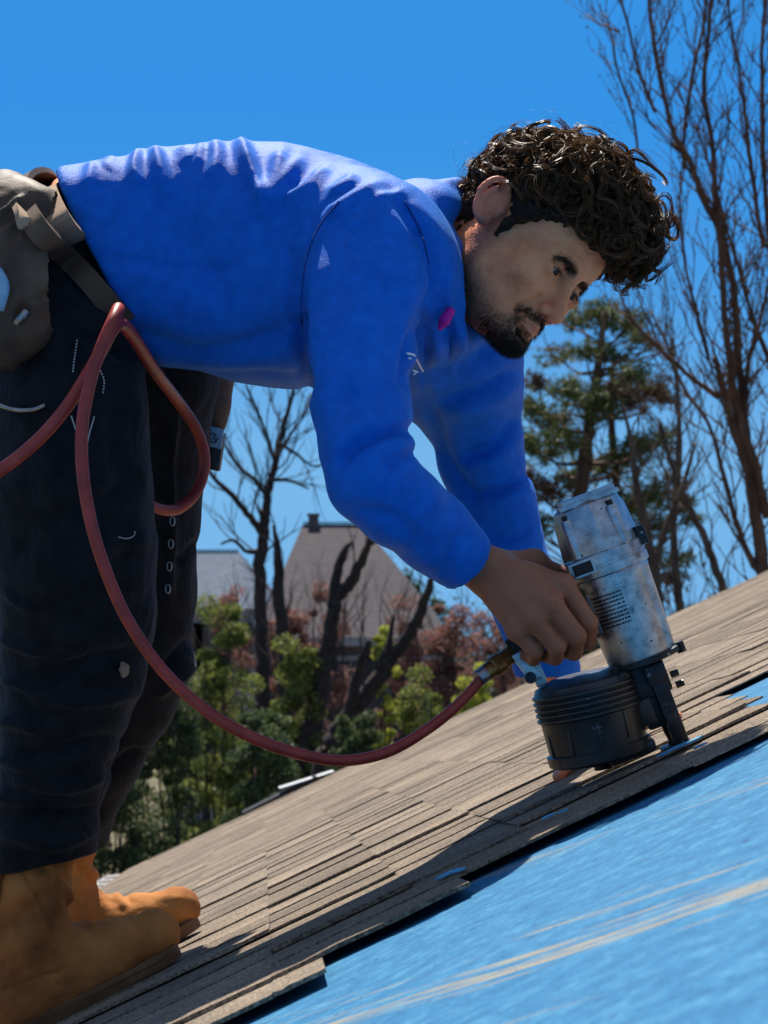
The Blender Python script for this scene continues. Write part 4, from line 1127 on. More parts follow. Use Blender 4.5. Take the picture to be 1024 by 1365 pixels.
# ---------------------------------------------------------------- left hand flat on the shingles behind the magazine
lh = Field(np.minimum(roof_hit(735, 1040), P(735, 1040, 2.66)) - .03, np.maximum(roof_hit(930, 940), P(930, 850, 2.92)) + .03, .0021)
LW = P(768, 950, 2.785)
def rp(px, py, w): return roof_hit(px, py) + RN * w
pc = rp(822, 992, .030)
lh.chain([(P(745, 905, 2.76), .029), (LW, .027)], k=.01)
lh.chain([(LW, .026), (pc, .026)], k=.02, sq=(RN, .75))
lh.ell(pc, (.046, .046, .022), k=.02)
fl_ = [[(850, 992, .022), (876, 976, .024), (896, 968, .014), (906, 962, .008)], [(846, 982, .022), (872, 966, .024), (890, 958, .014), (898, 955, .008)],
       [(838, 972, .022), (862, 955, .022), (878, 948, .013), (886, 945, .008)], [(826, 968, .02), (846, 952, .019), (858, 946, .012), (864, 944, .007)]]
for j in fl_: lh.chain([(rp(*q), r) for q, r in zip(j, (.012, .0105, .0092, .0078))], k=.004)
lh.chain([(pc, .02), (rp(794, 1014, .022), .013), (rp(768, 1028, .015), .011), (rp(748, 1042, .008), .0088)], k=.008)       # thumb
lh.chain([(pc, .018), (rp(812, 1016, .02), .011), (rp(792, 1028, .012), .0098), (rp(776, 1036, .007), .0082)], k=.004)
tn = rp(746, 1043, .016)
hand_mesh(lh, nails=[(tn, None, .010)], hand_tone=.1)

# ---------------------------------------------------------------- body under the clothes, coarse
bd = Field(P(-10, 1200, 2.3) + [-.12, -.1, -.1], P(745, 180, 2.8) + [.05, .35, .05], .011)
bd.tube([[*P(90, 330, 2.66), .10, .13], [*P(300, 345, 2.64), .11, .14], [*P(470, 355, 2.60), .11, .15], [*P(575, 340, 2.61), .075, .085]], (0, 0, 1), (0, 1, 0), k=.03)
SH_N, SH_F = P(492, 335, 2.45), P(605, 470, 2.79)
for ch in ([(SH_N, .055), (P(482, 600, 2.29), .040), (P(495, 640, 2.285), .038), (WA, .03)],
           [(SH_F, .055), (P(640, 620, 2.84), .038), (P(735, 890, 2.75), .028)],
           [(P(95, 350, 2.58), .08), (P(100, 760, 2.52), .055), (P(66, 1060, 2.56), .034), (P(52, 1170, 2.56), .034)],
           [(P(140, 380, 2.76), .08), (P(180, 790, 2.9), .055), (P(170, 870, 2.91), .05), (P(96, 1070, 2.94), .034), (P(76, 1190, 2.93), .034)]): bd.chain(ch, k=.03)
hand_mesh(bd)
body = mesh_obj('body', np.vstack(parts_V), np.vstack(parts_F), m_skin, person, attrs={k: np.concatenate(v) for k, v in A_.items()})

# ---------------------------------------------------------------- eyes
def eye_mat():
    m, nt, b = new_mat('dark_brown_eye')
    a = nt.nodes.new('ShaderNodeAttribute'); a.attribute_name = 'gaze'
    c = ramp(nt, a.outputs['Fac'], [(.0, (.006, .004, .004)), (.15, (.008, .005, .004)), (.17, (.05, .022, .010)), (.42, (.03, .014, .008)), (.46, (.26, .22, .20)), (1., (.34, .27, .25))])
    nt.links.new(c, b.inputs['Base Color']); b.inputs['Roughness'].default_value = .25; b.inputs['Specular IOR Level'].default_value = .15
    return m
m_eye = eye_mat()
gaze = unit([.90, .28, -.22])
for s in (-1, 1):
    nU, nV = 40, 24; V = []; 
    for i in range(nV + 1):
        th = math.pi * i / nV
        for j in range(nU):
            ph = 2 * math.pi * j / nU
            V.append([math.sin(th) * math.cos(ph), math.sin(th) * math.sin(ph), math.cos(th)])
    V = np.array(V); Fc = np.array([[i * nU + j, (i + 1) * nU + j, (i + 1) * nU + (j + 1) % nU, i * nU + (j + 1) % nU] for i in range(nV) for j in range(nU)])
    ang = np.arccos(np.clip(V @ gaze, -1, 1)); 
    mesh_obj('eye', head_w(V * .0129 + np.array([-.0118, s * .032, 0])), Fc, m_eye, person, attrs=dict(gaze=np.clip(ang / 1.55, 0, 1)))

# ---------------------------------------------------------------- hair
def hairline(f):
    return np.interp(f, [-.2, -.15, -.115, -.100, -.075, -.066, -.045, -.02, .02], [-.055, -.050, -.030, .030, -.024, .006, .032, .052, .058])
cap = Field((-.225, -.125, -.10), (.05, .125, .155), .003)
cap.ell((-.093, 0, .034), (.103, .083, .091), k=0)
cap.ell((-.060, 0, .088), (.080, .076, .062), k=.03); cap.ell((-.115, 0, .078), (.075, .072, .060), k=.03)
cap.ell((-.006, 0, .088), (.040, .060, .036), k=.02)
cap.cone((-.073, -.078, -.018), (-.066, -.074, .03), .008, .016, k=.012); cap.cone((-.073, .078, -.018), (-.066, .074, .03), .008, .016, k=.012)
sl, G = cap.sub(cap.lo, cap.lo + cap.h * cap.n)
d_line = hairline(G[..., 0].ravel()).reshape(G.shape[:3]) - G[..., 2]
cap.put(sl, -(d_line * .8).astype(np.float32), .006, 'sub')
for s in (-1, 1): cap.ell((-.108, s * .092, .008), (.028, .026, .040), k=.006, op='sub')
Vc, Fc_ = cap.mesh(2); Nc = normals_of(Vc, Fc_)
Vc = Vc + Nc * (noise_at(Vc, 24, 5)[:, None] * .010 + noise_at(Vc, 55, 2)[:, None] * .007 + noise_at(Vc, 130, 3)[:, None] * .004)
hair = mesh_obj('hair', head_w(Vc), Fc_, hair_mat('hair_mass', (.012, .008, .006), (.02, .012, .008), .7, .2), person)

def locks(nl, per, length, radius, rc, turns, spread, m=24, seed=0, sides=4, wild=.5):
    """ringlets: every lock is a bundle of strands that share one helix"""
    rg = np.random.default_rng(seed)
    idx = rg.choice(len(Vc), nl * 3); p = Vc[idx]; nn = Nc[idx]
    ok = (nn @ np.array([0, 0, 1.]) > -.75) & (p[:, 2] > hairline(p[:, 0]) + .004)
    ok &= (((p[:, 0] + .100) / .040) ** 2 + ((p[:, 2] - .010) / .050) ** 2 > 1) | (np.abs(p[:, 1]) < .05)
    side_ = (p[:, 2] < .045) & (np.abs(p[:, 1]) > .05); ok &= ~side_ | (rg.random(len(p)) < .75)
    p = p[ok][:nl]; nn = nn[ok][:nl]; n = len(p)
    hgt = np.clip((p[:, 2] - hairline(p[:, 0])) / .08, 0, 1); frontw = sm(p[:, 0], -.12, -.01)
    L = length * (.32 + .68 * hgt ** .8 + .30 * frontw * hgt) * rg.uniform(.45, 1.45, n)
    L = np.where((p[:, 0] < -.12) & (p[:, 2] < .02), L * .6, L); L = np.where((p[:, 2] < .045) & (np.abs(p[:, 1]) > .05), L * .55, L)
    dirn = nn + rg.normal(size=(n, 3)) * wild + np.array([.30, 0, .05]) * frontw[:, None]
    dirn /= np.linalg.norm(dirn, axis=1)[:, None]
    e1 = np.cross(dirn, rg.normal(size=(n, 3))); e1 /= np.linalg.norm(e1, axis=1)[:, None]; e2 = np.cross(dirn, e1)
    t = np.linspace(0, 1, m)
    r0 = rc * rg.uniform(.5, 1.6, n)[:, None] * np.clip(t * 3, 0, 1)[None] * np.clip(.2 + L[:, None] / length, 0, 1.1)
    ph = rg.uniform(0, 6.28, n)[:, None] + rg.choice([-1, 1], n)[:, None] * turns * rg.uniform(.6, 1.4, n)[:, None] * 6.283 * t[None]
    C = p[:, None] - nn[:, None] * .005 + dirn[:, None] * (L[:, None] * (t - .25 * t * t)[None])[..., None] + (r0 * np.cos(ph))[..., None] * e1[:, None] + (r0 * np.sin(ph))[..., None] * e2[:, None]
    C = C + (np.array([.20, 0, -.38]) * (L[:, None] * (t ** 2)[None] * .5)[..., None])
    o = rg.normal(size=(n, per, 1, 3)) * spread * (.5 + .8 * t)[None, None, :, None]
    S = (C[:, None] + o + rg.normal(size=(n, per, 1, 3)) * 0).reshape(n * per, m, 3)
    rad = radius * rg.uniform(.7, 1.3, n * per)[:, None] * (1 - .6 * t[None] ** 2)
    return many_tubes(S, rad, sides)
hs = [locks(620, 10, .036, .0010, .0105, 1.4, .0013, 20, 1, 3), locks(360, 9, .046, .0009, .0150, 1.2, .0014, 20, 2, 3, .7), locks(900, 1, .040, .0006, .012, 1.6, .0, 20, 3, 3), locks(260, 1, .075, .00017, .012, 1.6, 0, 24, 4, 3, .8)]
off = 0; VV = []; FF = []
for v_, f_ in hs: VV.append(v_); FF.append(f_ + off); off += len(v_)
mesh_obj('curls', head_w(np.vstack(VV)), np.vstack(FF), m_hair, hair)['kind'] = 'stuff'

# beard, moustache, brows: short tapered hairs on the face
def whiskers(prob, n, length, radius, lean, seed, jit=.35):
    rg = np.random.default_rng(seed); w = np.clip(prob, 0, None); w = w / w.sum()
    idx = rg.choice(len(Vh), n, p=w); p = Vh[idx] + rg.normal(size=(n, 3)) * .0007; nn = Nh[idx]
    ln = lean(p) if callable(lean) else np.tile(np.asarray(lean, float), (n, 1))
    d = nn * .75 + ln + rg.normal(size=(n, 3)) * jit; d /= np.linalg.norm(d, axis=1)[:, None]
    d2 = d + ln * .6 - nn * .15 + rg.normal(size=(n, 3)) * jit; d2 /= np.linalg.norm(d2, axis=1)[:, None]
    L = length * rg.uniform(.5, 1.3, n)[:, None]
    C = np.stack([p - nn * .0008, p + d * L * .4, p + d * L * .4 + d2 * L * .35, p + d * L * .4 + d2 * L * .65], 1)
    rad = np.tile(np.array([1, .9, .6, .15]) * radius, (n, 1))
    return many_tubes(C, rad, 3)
sets = [whiskers(goat ** 1.1, 3600, .0070, .00022, np.array([.15, 0, -.55]), 21), whiskers(must, 1000, .0050, .00018, lambda p: np.stack([0 * p[:, 0], np.sign(p[:, 1]) * .6, 0 * p[:, 0] - .45], 1), 22, .2),
        whiskers(beard * under + side * .8, 4200, .0034, .00013, np.array([.1, 0, -.5]), 23), whiskers(corner, 500, .006, .0002, np.array([.1, 0, -.7]), 24),
        whiskers(brow, 1100, .0060, .00020, lambda p: np.stack([0 * p[:, 0] - .15, np.sign(p[:, 1]) * 1.1, .25 - (np.abs(p[:, 1]) > .032) * .45], 1), 25, .15)]
off = 0; VV = []; FF = []
for v_, f_ in sets: VV.append(v_); FF.append(f_ + off); off += len(v_)
mesh_obj('beard', head_w(np.vstack(VV)), np.vstack(FF), m_beard, person)['kind'] = 'stuff'
lash = MB()
for s in (-1, 1):
    for a in np.linspace(-1, 1, 15):
        l0 = s * .032 + .0125 * a; f0 = .0018 - .0045 * a * a; u0 = .0026 * (1 - a * a)
        lash.tube(head_w(np.array([[f0, l0, u0], [f0 + .004, l0 + .002 * a, u0 - .0005], [f0 + .0075, l0 + .004 * a, u0 + .0018]])), [.00035, .00028, .0001], 3, cap=False)
lash.build('eyelashes', m_beard, person)

# ---------------------------------------------------------------- shirt
sh = Field(P(40, 930, 2.45) + [0, -.28, 0], P(770, 165, 2.8) + [.0, .22, .0], .0042)
tor = [[*P(40, 312, 2.66), .070, .180], [*P(110, 326, 2.66), .101, .190], [*P(200, 345, 2.655), .140, .190], [*P(300, 349, 2.64), .152, .185], [*P(400, 362, 2.62), .155, .190], [*P(480, 372, 2.61), .145, .190], [*P(535, 370, 2.61), .124, .160], [*P(574, 350, 2.615), .100, .118], [*P(594, 330, 2.615), .094, .100]]
sh.tube(tor, (0, 0, 1), (.08, 1, -.03), cap=.016, k=.0, pw=2.7)
sh.ell(P(500, 332, 2.47), (.095, .080, .088), k=.05)
sh.ell(P(600, 485, 2.77), (.088, .095, .085), k=.07)
sh.ell(P(552, 440, 2.67), (.070, .09, .072), k=.04)
near_arm = [(P(492, 338, 2.435), .082), (P(484, 400, 2.395), .075), (P(482, 460, 2.36), .068), (P(484, 540, 2.315), .057), (P(488, 600, 2.285), .0525), (P(496, 640, 2.277), .0515), (P(530, 674, 2.298), .050), (P(575, 712, 2.335), .0455), (P(630, 757, 2.368), .0405)]
sh.chain(near_arm[:2], k=.04); sh.chain(near_arm[1:], k=.012)
far_arm = [(P(618, 485, 2.79), .080), (P(630, 545, 2.82), .068), (P(642, 610, 2.835), .060), (P(660, 670, 2.82), .056), (P(690, 770, 2.765), .050), (P(730, 885, 2.745), .044), (P(765, 955, 2.78), .042)]
sh.chain(far_arm[:2], k=.05); sh.chain(far_arm[1:], k=.012)
# hem, cuffs, neck opening
ha, hb = P(72, 228, 2.5), P(196, 478, 2.5)
hem_n = np.cross(hb - ha, [0, 1, 0]); hem_n = hem_n if hem_n[0] < 0 else -hem_n
sh.plane_cut((ha + hb) / 2, hem_n, k=.004)
ca = unit(P(630, 757, 2.368) - P(575, 712, 2.335)); co = P(621, 750, 2.363)
sh.plane_cut(co, ca, k=.002, box=(co - .09, co + .09)); sh.cone(co - ca * .0, co + ca * .05, .034, .034, k=.002, op='sub')
cb = unit(P(765, 955, 2.78) - P(730, 885, 2.745)); co2 = P(760, 945, 2.775)
sh.plane_cut(co2, cb, k=.006, box=(co2 - .08, co2 + .08)); sh.cone(co2 - cb * .012, co2 + cb * .05, .033, .033, k=.004, op='sub')
nb = P(575, 340, 2.63); nt_p = head_w([[-.100, 0, -.035]])[0]; nax = unit(nt_p - nb)
sh.ell(P(562, 290, 2.615), (.065, .10, .046), k=.04)
nc_ = P(603, 332, 2.617); r1_ = unit(np.cross(nax, [0, 1, 0])); r2_ = np.cross(nax, r1_)
ringp = [nc_ + (.079 * math.cos(a) * r1_ + .079 * math.sin(a) * r2_) for a in np.linspace(0, 2 * math.pi, 25)]
for a_, b_ in zip(ringp[:-1], ringp[1:]): sh.cone(a_, b_, .0115, .0115, k=.010)
sh.ell(P(655, 392, 2.54), (.050, .075, .085), k=.012, op='sub')
sh.cone(P(614, 330, 2.617), P(614, 330, 2.617) + nax * .14, .066, .080, k=.004, op='sub')
Vs, Fs = sh.mesh(2); Ns = normals_of(Vs, Fs)
front = sm(-Ns[:, 1], -.45, .1)
X_, Y_ = to_px(Vs)
folds = [([(124, 216), (118, 252)], 8, .004), ([(150, 206), (140, 226)], 12, .003), ([(186, 200), (180, 226), (186, 250)], 7, .007), ([(206, 197), (214, 226), (222, 258)], 9, .008), ([(246, 195), (254, 216)], 14, .003), ([(270, 194), (264, 222)], 6, .004), ([(285, 190), (290, 214), (284, 244)], 10, .006),
    ([(318, 190), (338, 235), (356, 290)], 9, .010), ([(376, 205), (368, 240), (350, 276)], 11, .008), ([(400, 212), (380, 250), (360, 282)], 9, .007), ([(436, 225), (412, 255), (378, 276)], 10, .008), ([(476, 236), (440, 262)], 9, .006), ([(505, 246), (466, 270), (436, 288)], 9, .006), ([(486, 292), (460, 302)], 5, .004), ([(480, 317), (462, 328)], 5, .004), ([(540, 256), (500, 268)], 7, .004),
    ([(525, 262), (556, 305), (574, 345), (578, 390), (562, 428)], 10, -.012), ([(545, 268), (585, 320), (592, 370), (580, 412)], 12, .006), ([(500, 268), (535, 312), (555, 352), (556, 400)], 14, .005),
    ([(396, 340), (398, 420), (406, 480), (413, 525)], 9, -.016), ([(380, 360), (384, 430), (390, 500)], 12, .004), ([(560, 430), (550, 470), (546, 520)], 8, -.010),
    ([(175, 440), (250, 466), (330, 458), (400, 428)], 13, -.007), ([(205, 475), (300, 484), (400, 472)], 12, .006), ([(200, 492), (300, 496), (400, 500)], 9, -.006), ([(130, 345), (240, 358), (330, 360)], 8, -.0025), ([(150, 300), (190, 380), (250, 430)], 22, .004), ([(300, 250), (330, 330), (390, 400)], 26, .004), ([(230, 260), (250, 330), (300, 400)], 24, -.004),
    ([(552, 572), (512, 578), (478, 594), (452, 624)], 8, -.011), ([(554, 560), (505, 563), (462, 585), (440, 610)], 10, .007), ([(552, 588), (515, 600), (488, 622), (475, 650)], 9, .006), ([(556, 603), (530, 612), (505, 632)], 6, -.005), ([(440, 520), (470, 530), (520, 518)], 12, -.004), ([(545, 520), (510, 535), (470, 548)], 12, .004),
    ([(520, 640), (560, 648), (592, 678)], 10, .004), ([(470, 680), (520, 690), (570, 730)], 12, -.004), ([(600, 690), (575, 730), (572, 765)], 9, .004), ([(620, 706), (600, 738), (592, 775)], 8, -.004), ([(450, 560), (460, 620), (470, 670)], 14, .004), ([(425, 420), (440, 480), (436, 550)], 16, .004), ([(520, 380), (530, 450), (522, 520)], 20, -.004),
    ([(575, 540), (595, 610), (640, 675)], 9, -.008), ([(692, 555), (655, 595), (612, 608)], 8, -.009), ([(694, 570), (660, 612), (620, 628)], 8, .006), ([(703, 632), (665, 652), (625, 655)], 7, -.009), ([(706, 650), (670, 672), (640, 676)], 8, .006), ([(712, 700), (680, 715), (655, 710)], 7, -.006), ([(690, 495), (645, 520), (590, 538)], 8, -.010), ([(692, 512), (650, 540), (600, 552)], 8, .006), ([(675, 448), (620, 490), (562, 505)], 9, -.006), ([(640, 430), (600, 470), (560, 488)], 9, .005)]
folds = [(p_, w_ * (1.0 if i_ < 16 or a_ < 0 else 1.6), a_ * (1.9 if i_ < 16 else (1.45 if a_ < 0 else 1.05))) for i_, (p_, w_, a_) in enumerate(folds)]
Vs = strokes(Vs, Ns, folds, front)
nz = noise_at(Vs, 7, 4); nz2 = noise_at(Vs * np.array([1, 1, .6]), 22, 6)
Vs = Vs + Ns * (nz * .006 + nz2 * .0022)[:, None]
# turned bands at cuff and collar
dcuff = np.abs((Vs - co) @ ca + .012); cuffm = (np.linalg.norm(Vs - co, axis=1) < .07)
Vs = Vs + Ns * (np.where(cuffm, -np.exp(-((dcuff - .006) / .0016) ** 2) * .0012, 0))[:, None]
Vs = laplace(Vs, Fs, 1)
shirt = mesh_obj('shirt', Vs, Fs, m_shirt, person)

# chest print, magenta collar lining
def on_surface(V, N, px, py, lift=.0):
    X, Y = to_px(V); m = (np.abs(X - px) < 9) & (np.abs(Y - py) < 9) & (N[:, 1] < .2)
    if not m.any(): return P(px, py, 2.6)
    d = V[m][:, 1].min(); return P(px, py, d - lift)
Ns = normals_of(Vs, Fs)
m_seam = noisy_mat('blue_seam_thread', [(.3, (.002, .035, .20)), (.7, (.003, .05, .26))], scale=80, rough=.9)
for pts in ([(452, 268), (424, 305), (408, 350), (402, 400), (403, 450)], [(540, 268), (562, 312), (572, 352)]):
    c2 = catmull(pts, 8); m = MB(); m.tube([on_surface(Vs, Ns, x_, y_, -.0004) for x_, y_ in c2], .0013, 5); m.build('sleeve_seam', m_seam, shirt, smooth=True)
cr1 = unit(np.cross(ca, [0, 1, 0])); cr2 = np.cross(ca, cr1)
pr = MB()
for pts in ([(543, 471), (552, 473)], [(552, 473), (564, 495)], [(545, 477), (548, 478)], [(551, 494), (557, 496), (552, 499)]):
    q = [on_surface(Vs, Ns, *p_, lift=.002) for p_ in pts]; pr.tube(q, .0013, 5)
pr.build('chest_print', m_white_print, shirt)
yk = on_surface(Vs, Ns, 588, 426)[1]
pk = Field(P(555, 460, yk) - [0, .03, 0], P(625, 395, yk) + [0, .03, 0], .002)
pk.chain([(P(600, 416, yk + .002), .0065), (P(593, 427, yk + .001), .0065), (P(587, 437, yk + .003), .004)], k=.005)
Vp, Fp = pk.mesh(1); mesh_obj('collar_lining', Vp, Fp, m_pink, shirt)

# ---------------------------------------------------------------- trousers
tr = Field(P(-40, 1160, 2.42) - [.06, .20, .06], P(330, 200, 2.95) + [.06, .14, .0], .0048)
near_leg = [(88, 380, 2.585, .098), (90, 470, 2.54, .098), (94, 560, 2.505, .0995), (95, 650, 2.50, .1015), (100, 740, 2.52, .1030), (102, 810, 2.54, .1025), (96, 880, 2.56, .0965), (85, 945, 2.56, .0840), (76, 1010, 2.56, .0745), (64, 1075, 2.56, .0680), (58, 1135, 2.56, .0725)]
far_leg = [(170, 400, 2.78, .112), (192, 500, 2.83, .103), (190, 600, 2.87, .093), (184, 700, 2.89, .0885), (183, 790, 2.90, .0900), (178, 865, 2.91, .0890), (158, 925, 2.92, .0820), (128, 1000, 2.93, .0720), (96, 1070, 2.94, .0640), (84, 1120, 2.94, .0660)]
tr.chain([(P(x, y, d), r) for x, y, d, r in near_leg], k=.012)
tr.chain([(P(x, y, d), r) for x, y, d, r in far_leg], k=.012)
tr.ell(P(72, 355, 2.66), (.12, .165, .105), k=.05); tr.ell(P(150, 400, 2.66), (.10, .15, .08), k=.05)
cn = P(60, 1148, 2.56); tr.plane_cut(cn, (.1, 0, -1), k=.008, box=(cn - .14, cn + .14)); tr.cone(cn + [0, 0, .0], cn - [0, 0, .1], .050, .052, k=.006, op='sub')
cf = P(84, 1135, 2.94); tr.plane_cut(cf, (.1, 0, -1), k=.008, box=(cf - .14, cf + .14)); tr.cone(cf + [0, 0, .0], cf - [0, 0, .1], .050, .052, k=.006, op='sub')
Vt, Ft = tr.mesh(3); Nt = normals_of(Vt, Ft); frt = sm(-Nt[:, 1], -.5, .0)
jf = [([(195, 640), (150, 660), (90, 690)], 16, -.005), ([(205, 720), (160, 725), (110, 740)], 14, .004), ([(190, 870), (130, 880), (60, 900)], 16, -.006), ([(180, 920), (120, 935), (50, 930)], 12, .006), ([(165, 985), (110, 990), (40, 1010)], 10, -.006), ([(150, 1030), (90, 1050), (20, 1040)], 10, .006), ([(135, 1080), (80, 1085), (20, 1075)], 8, -.007),
      ([(128, 1108), (70, 1128), (10, 1112)], 9, .008), ([(0, 850), (30, 862), (60, 870)], 8, .006), ([(0, 905), (26, 912), (55, 925)], 8, .006), ([(0, 960), (28, 965), (60, 975)], 8, .007), ([(0, 1010), (25, 1018), (60, 1030)], 8, .007), ([(0, 1060), (25, 1070), (50, 1075)], 8, .007), ([(0, 780), (25, 800), (50, 815)], 8, .004),
      ([(60, 420), (75, 600), (70, 800)], 30, .004), ([(150, 480), (160, 620), (170, 760)], 22, -.004), ([(100, 440), (130, 460), (185, 480)], 12, -.005), ([(235, 520), (228, 640), (226, 800)], 7, .005), ([(265, 720), (248, 740), (232, 750)], 8, -.006), ([(265, 850), (240, 870), (215, 900)], 9, -.008), ([(258, 885), (230, 905), (205, 925)], 8, .007), ([(190, 1000), (165, 1010), (140, 1040)], 8, -.006)]
Vt = strokes(Vt, Nt, [(p_, w_ * .8, a_ * 2.0) for p_, w_, a_ in jf], frt)
Vt = Vt + Nt * (noise_at(Vt * np.array([1, 1, .8]), 9, 8) * .007 + noise_at(Vt, 30, 9) * .0022)[:, None]
Vt = laplace(Vt, Ft, 1); Nt = normals_of(Vt, Ft)
trousers = mesh_obj('trousers', Vt, Ft, m_jeans, person)
def stitch(name, pts, n, r, mat, par, V, N, L=.55):
    m = MB(); c = catmull(pts, 12); d = np.concatenate([[0], np.cumsum(np.hypot(*np.diff(c, axis=0).T))])
    for k in range(n):
        a, b = d[-1] * k / n, d[-1] * (k + L) / n
        q = [on_surface(V, N, np.interp(t, d, c[:, 0]), np.interp(t, d, c[:, 1]), .001) for t in (a, (a + b) / 2, b)]
        m.tube(q, r, 4)
    m.build(name, mat, par)
stitch('pocket_stitching', [(103, 453), (99, 480), (97, 498)], 11, .0010, m_thread, trousers, Vt, Nt)
stitch('pocket_stitching', [(134, 494), (139, 508), (137, 526)], 8, .0010, m_thread, trousers, Vt, Nt)
stitch('loose_thread', [(95, 554), (100, 570), (106, 584)], 1, .0009, m_thread, trousers, Vt, Nt, 1)
stitch('loose_thread', [(126, 555), (120, 575), (116, 592)], 1, .0009, m_thread, trousers, Vt, Nt, 1)
stitch('loose_thread', [(158, 716), (170, 718), (179, 714), (180, 708)], 3, .0007, m_thread, trousers, Vt, Nt, 1)
for (x, y) in [(230, 695), (228, 725), (226, 755), (224, 785)]:
    q = on_surface(Vt, Nt, x, y, .002); ring = [q + np.array([math.cos(a) * .0035, 0, math.sin(a) * .0065]) for a in np.linspace(0, 2 * math.pi, 13)]
    m = MB(); m.tube(ring, .0009, 5); m.build('grommet', m_steel, trousers)
# worn-through patch at the knee
q = on_surface(Vt, Nt, 165, 893, .001); m = MB(); nn_ = 12
ring = [on_surface(Vt, Nt, 165 + 8 * math.cos(a) * random.uniform(.7, 1.1), 893 + 12 * math.sin(a) * random.uniform(.7, 1.1), .0015) for a in np.linspace(0, 2 * math.pi, nn_ + 1)[:-1]]
m.add(ring + [r + np.array([0, .004, 0]) for r in ring], [tuple(range(nn_))] + [(i, nn_ + i, nn_ + (i + 1) % nn_, (i + 1) % nn_) for i in range(nn_)])
m.build('worn_patch', m_suede_tan, trousers, smooth=True)

# ---------------------------------------------------------------- boots
def boot(toe, heel, shaft, top_r, name='boot'):
    toe = toe + RN * .006; bf = unit(toe - heel); bl = unit(np.cross(RN, bf)); bu = np.cross(bf, bl)
    O_ = toe - bf * .285; zz = np.array([0, 0, 1.0])
    def q(f_, h_, l_=0.0): return O_ + bf * f_ * .95 + bu * h_ + bl * l_
    fd = Field(np.minimum(toe, O_) - .11, np.maximum(toe, shaft) + [.05, .11, .05], .0032)
    fd.cone(q(.252, .040), q(.195, .046), .035, .041, k=.0, sq=(bu, .92))
    fd.cone(q(.195, .046), q(.120, .074), .041, .042, k=.02)
    ank = q(.078, .075) + zz * .045
    fd.cone(q(.120, .074), ank, .042, .049, k=.03)
    fd.cone(q(.045, .048), ank, .039, .048, k=.03); fd.cone(q(.045, .042), q(.19, .040), .038, .041, k=.02)
    fd.ell(q(.255, .040), (.030, .030, .030), k=.02)
    fd.chain([(ank, .050), ((ank * .45 + shaft * .55), .0495), (shaft, top_r)], k=.012)
    fd.plane_cut(q(0, .016), -bu, k=.004)
    V, Fc = fd.mesh(2); N = normals_of(V, Fc)
    # creases at the vamp and ankle
    rel = V - O_; a = rel @ bf; h = rel @ bu; lt = rel @ bl
    cre = -.0045 * np.exp(-((a - .185 + .3 * (h - .08)) / .006) ** 2) * sm(h, .07, .09) - .004 * np.exp(-((a - .165 + .3 * (h - .08)) / .006) ** 2) * sm(h, .075, .10) + .004 * np.exp(-((a - .175 + .3 * (h - .08)) / .006) ** 2) * sm(h, .07, .09)
    cre += -.005 * np.exp(-((h - .135 - .25 * (a - .06)) / .010) ** 2) + .004 * np.exp(-((h - .158 - .2 * (a - .06)) / .012) ** 2)
    seam = -.0022 * np.exp(-((a - (.118 - .1 * (h - .10))) / .0022) ** 2) * sm(h, .10, .115) * (np.abs(lt) > .005)
    seam2 = -.0018 * np.exp(-((h - (.055 + .16 * np.clip(.12 - a, 0, 1))) / .0022) ** 2) * sm(-a, -.115, -.105)
    V = V + N * (cre * .9 + seam * 1.4 + seam2 * 1.4 + noise_at(V, 20, 5) * .0030 + noise_at(V * np.array([1, 1, 1.8]), 60, 6) * .0012)[:, None]
    b = mesh_obj(name, V, Fc, m_boot, person)
    m = MB(); prof = []
    ts = np.linspace(0, 1, 30)
    def hw(t): return .040 * math.sin(min(1, t / .10 + .15) * math.pi / 2) if t < .10 else (.0405 - .004 * math.sin((t - .1) / .35 * math.pi) if t < .45 else .0405 + .010 * math.sin((t - .45) / .4 * math.pi / 2) if t < .85 else .0505 * math.sqrt(max(0, 1 - ((t - .85) / .155) ** 2)) )
    rings = []
    for (hh, k) in ((.0, .84), (.002, .87), (.010, .88), (.012, .92), (.017, .92), (.019, .86)):
        ring = [q(0.279 * t, hh + .004 * max(0, (t - .8) / .2) ** 2, hw(t) * k) for t in ts] + [q(0.279 * t, hh + .004 * max(0, (t - .8) / .2) ** 2, -hw(t) * k) for t in ts[::-1]]
        rings.append(ring)
    n = len(rings[0]); Vv = [v for r_ in rings for v in r_]
    Fv = [tuple(range(n - 1, -1, -1)), tuple(range((len(rings) - 1) * n, len(rings) * n))]
    for i in range(len(rings) - 1):
        for k in range(n): Fv.append((i * n + k, i * n + (k + 1) % n, (i + 1) * n + (k + 1) % n, (i + 1) * n + k))
    m.add(Vv, Fv); m.build('sole', m_boot_sole, b, flat_angle=40)
    # pull tab and side seam piping
    m = MB(); s0 = shaft + np.array([-.045, -.040, -.03]); m.tube([s0, s0 + np.array([-.006, -.004, -.02]), s0 + np.array([-.004, 0, -.045])], .006, 6); m.build('pull_tab', m_boot, b, smooth=True)
    return b
def roof_at(px, Y):
    x = (px - 512) / FPX * Y; return np.array([x, Y, RO[2] - (RN[0] * (x - RO[0]) + RN[1] * (Y - RO[1])) / RN[2]])
_t = roof_at(262, 2.63); boot(_t, _t - RC - .30 * RS, P(54, 1122, 2.56), .042)
_t = roof_at(288, 2.98); boot(_t, _t - RC - .05 * RS, P(80, 1105, 2.94), .042)

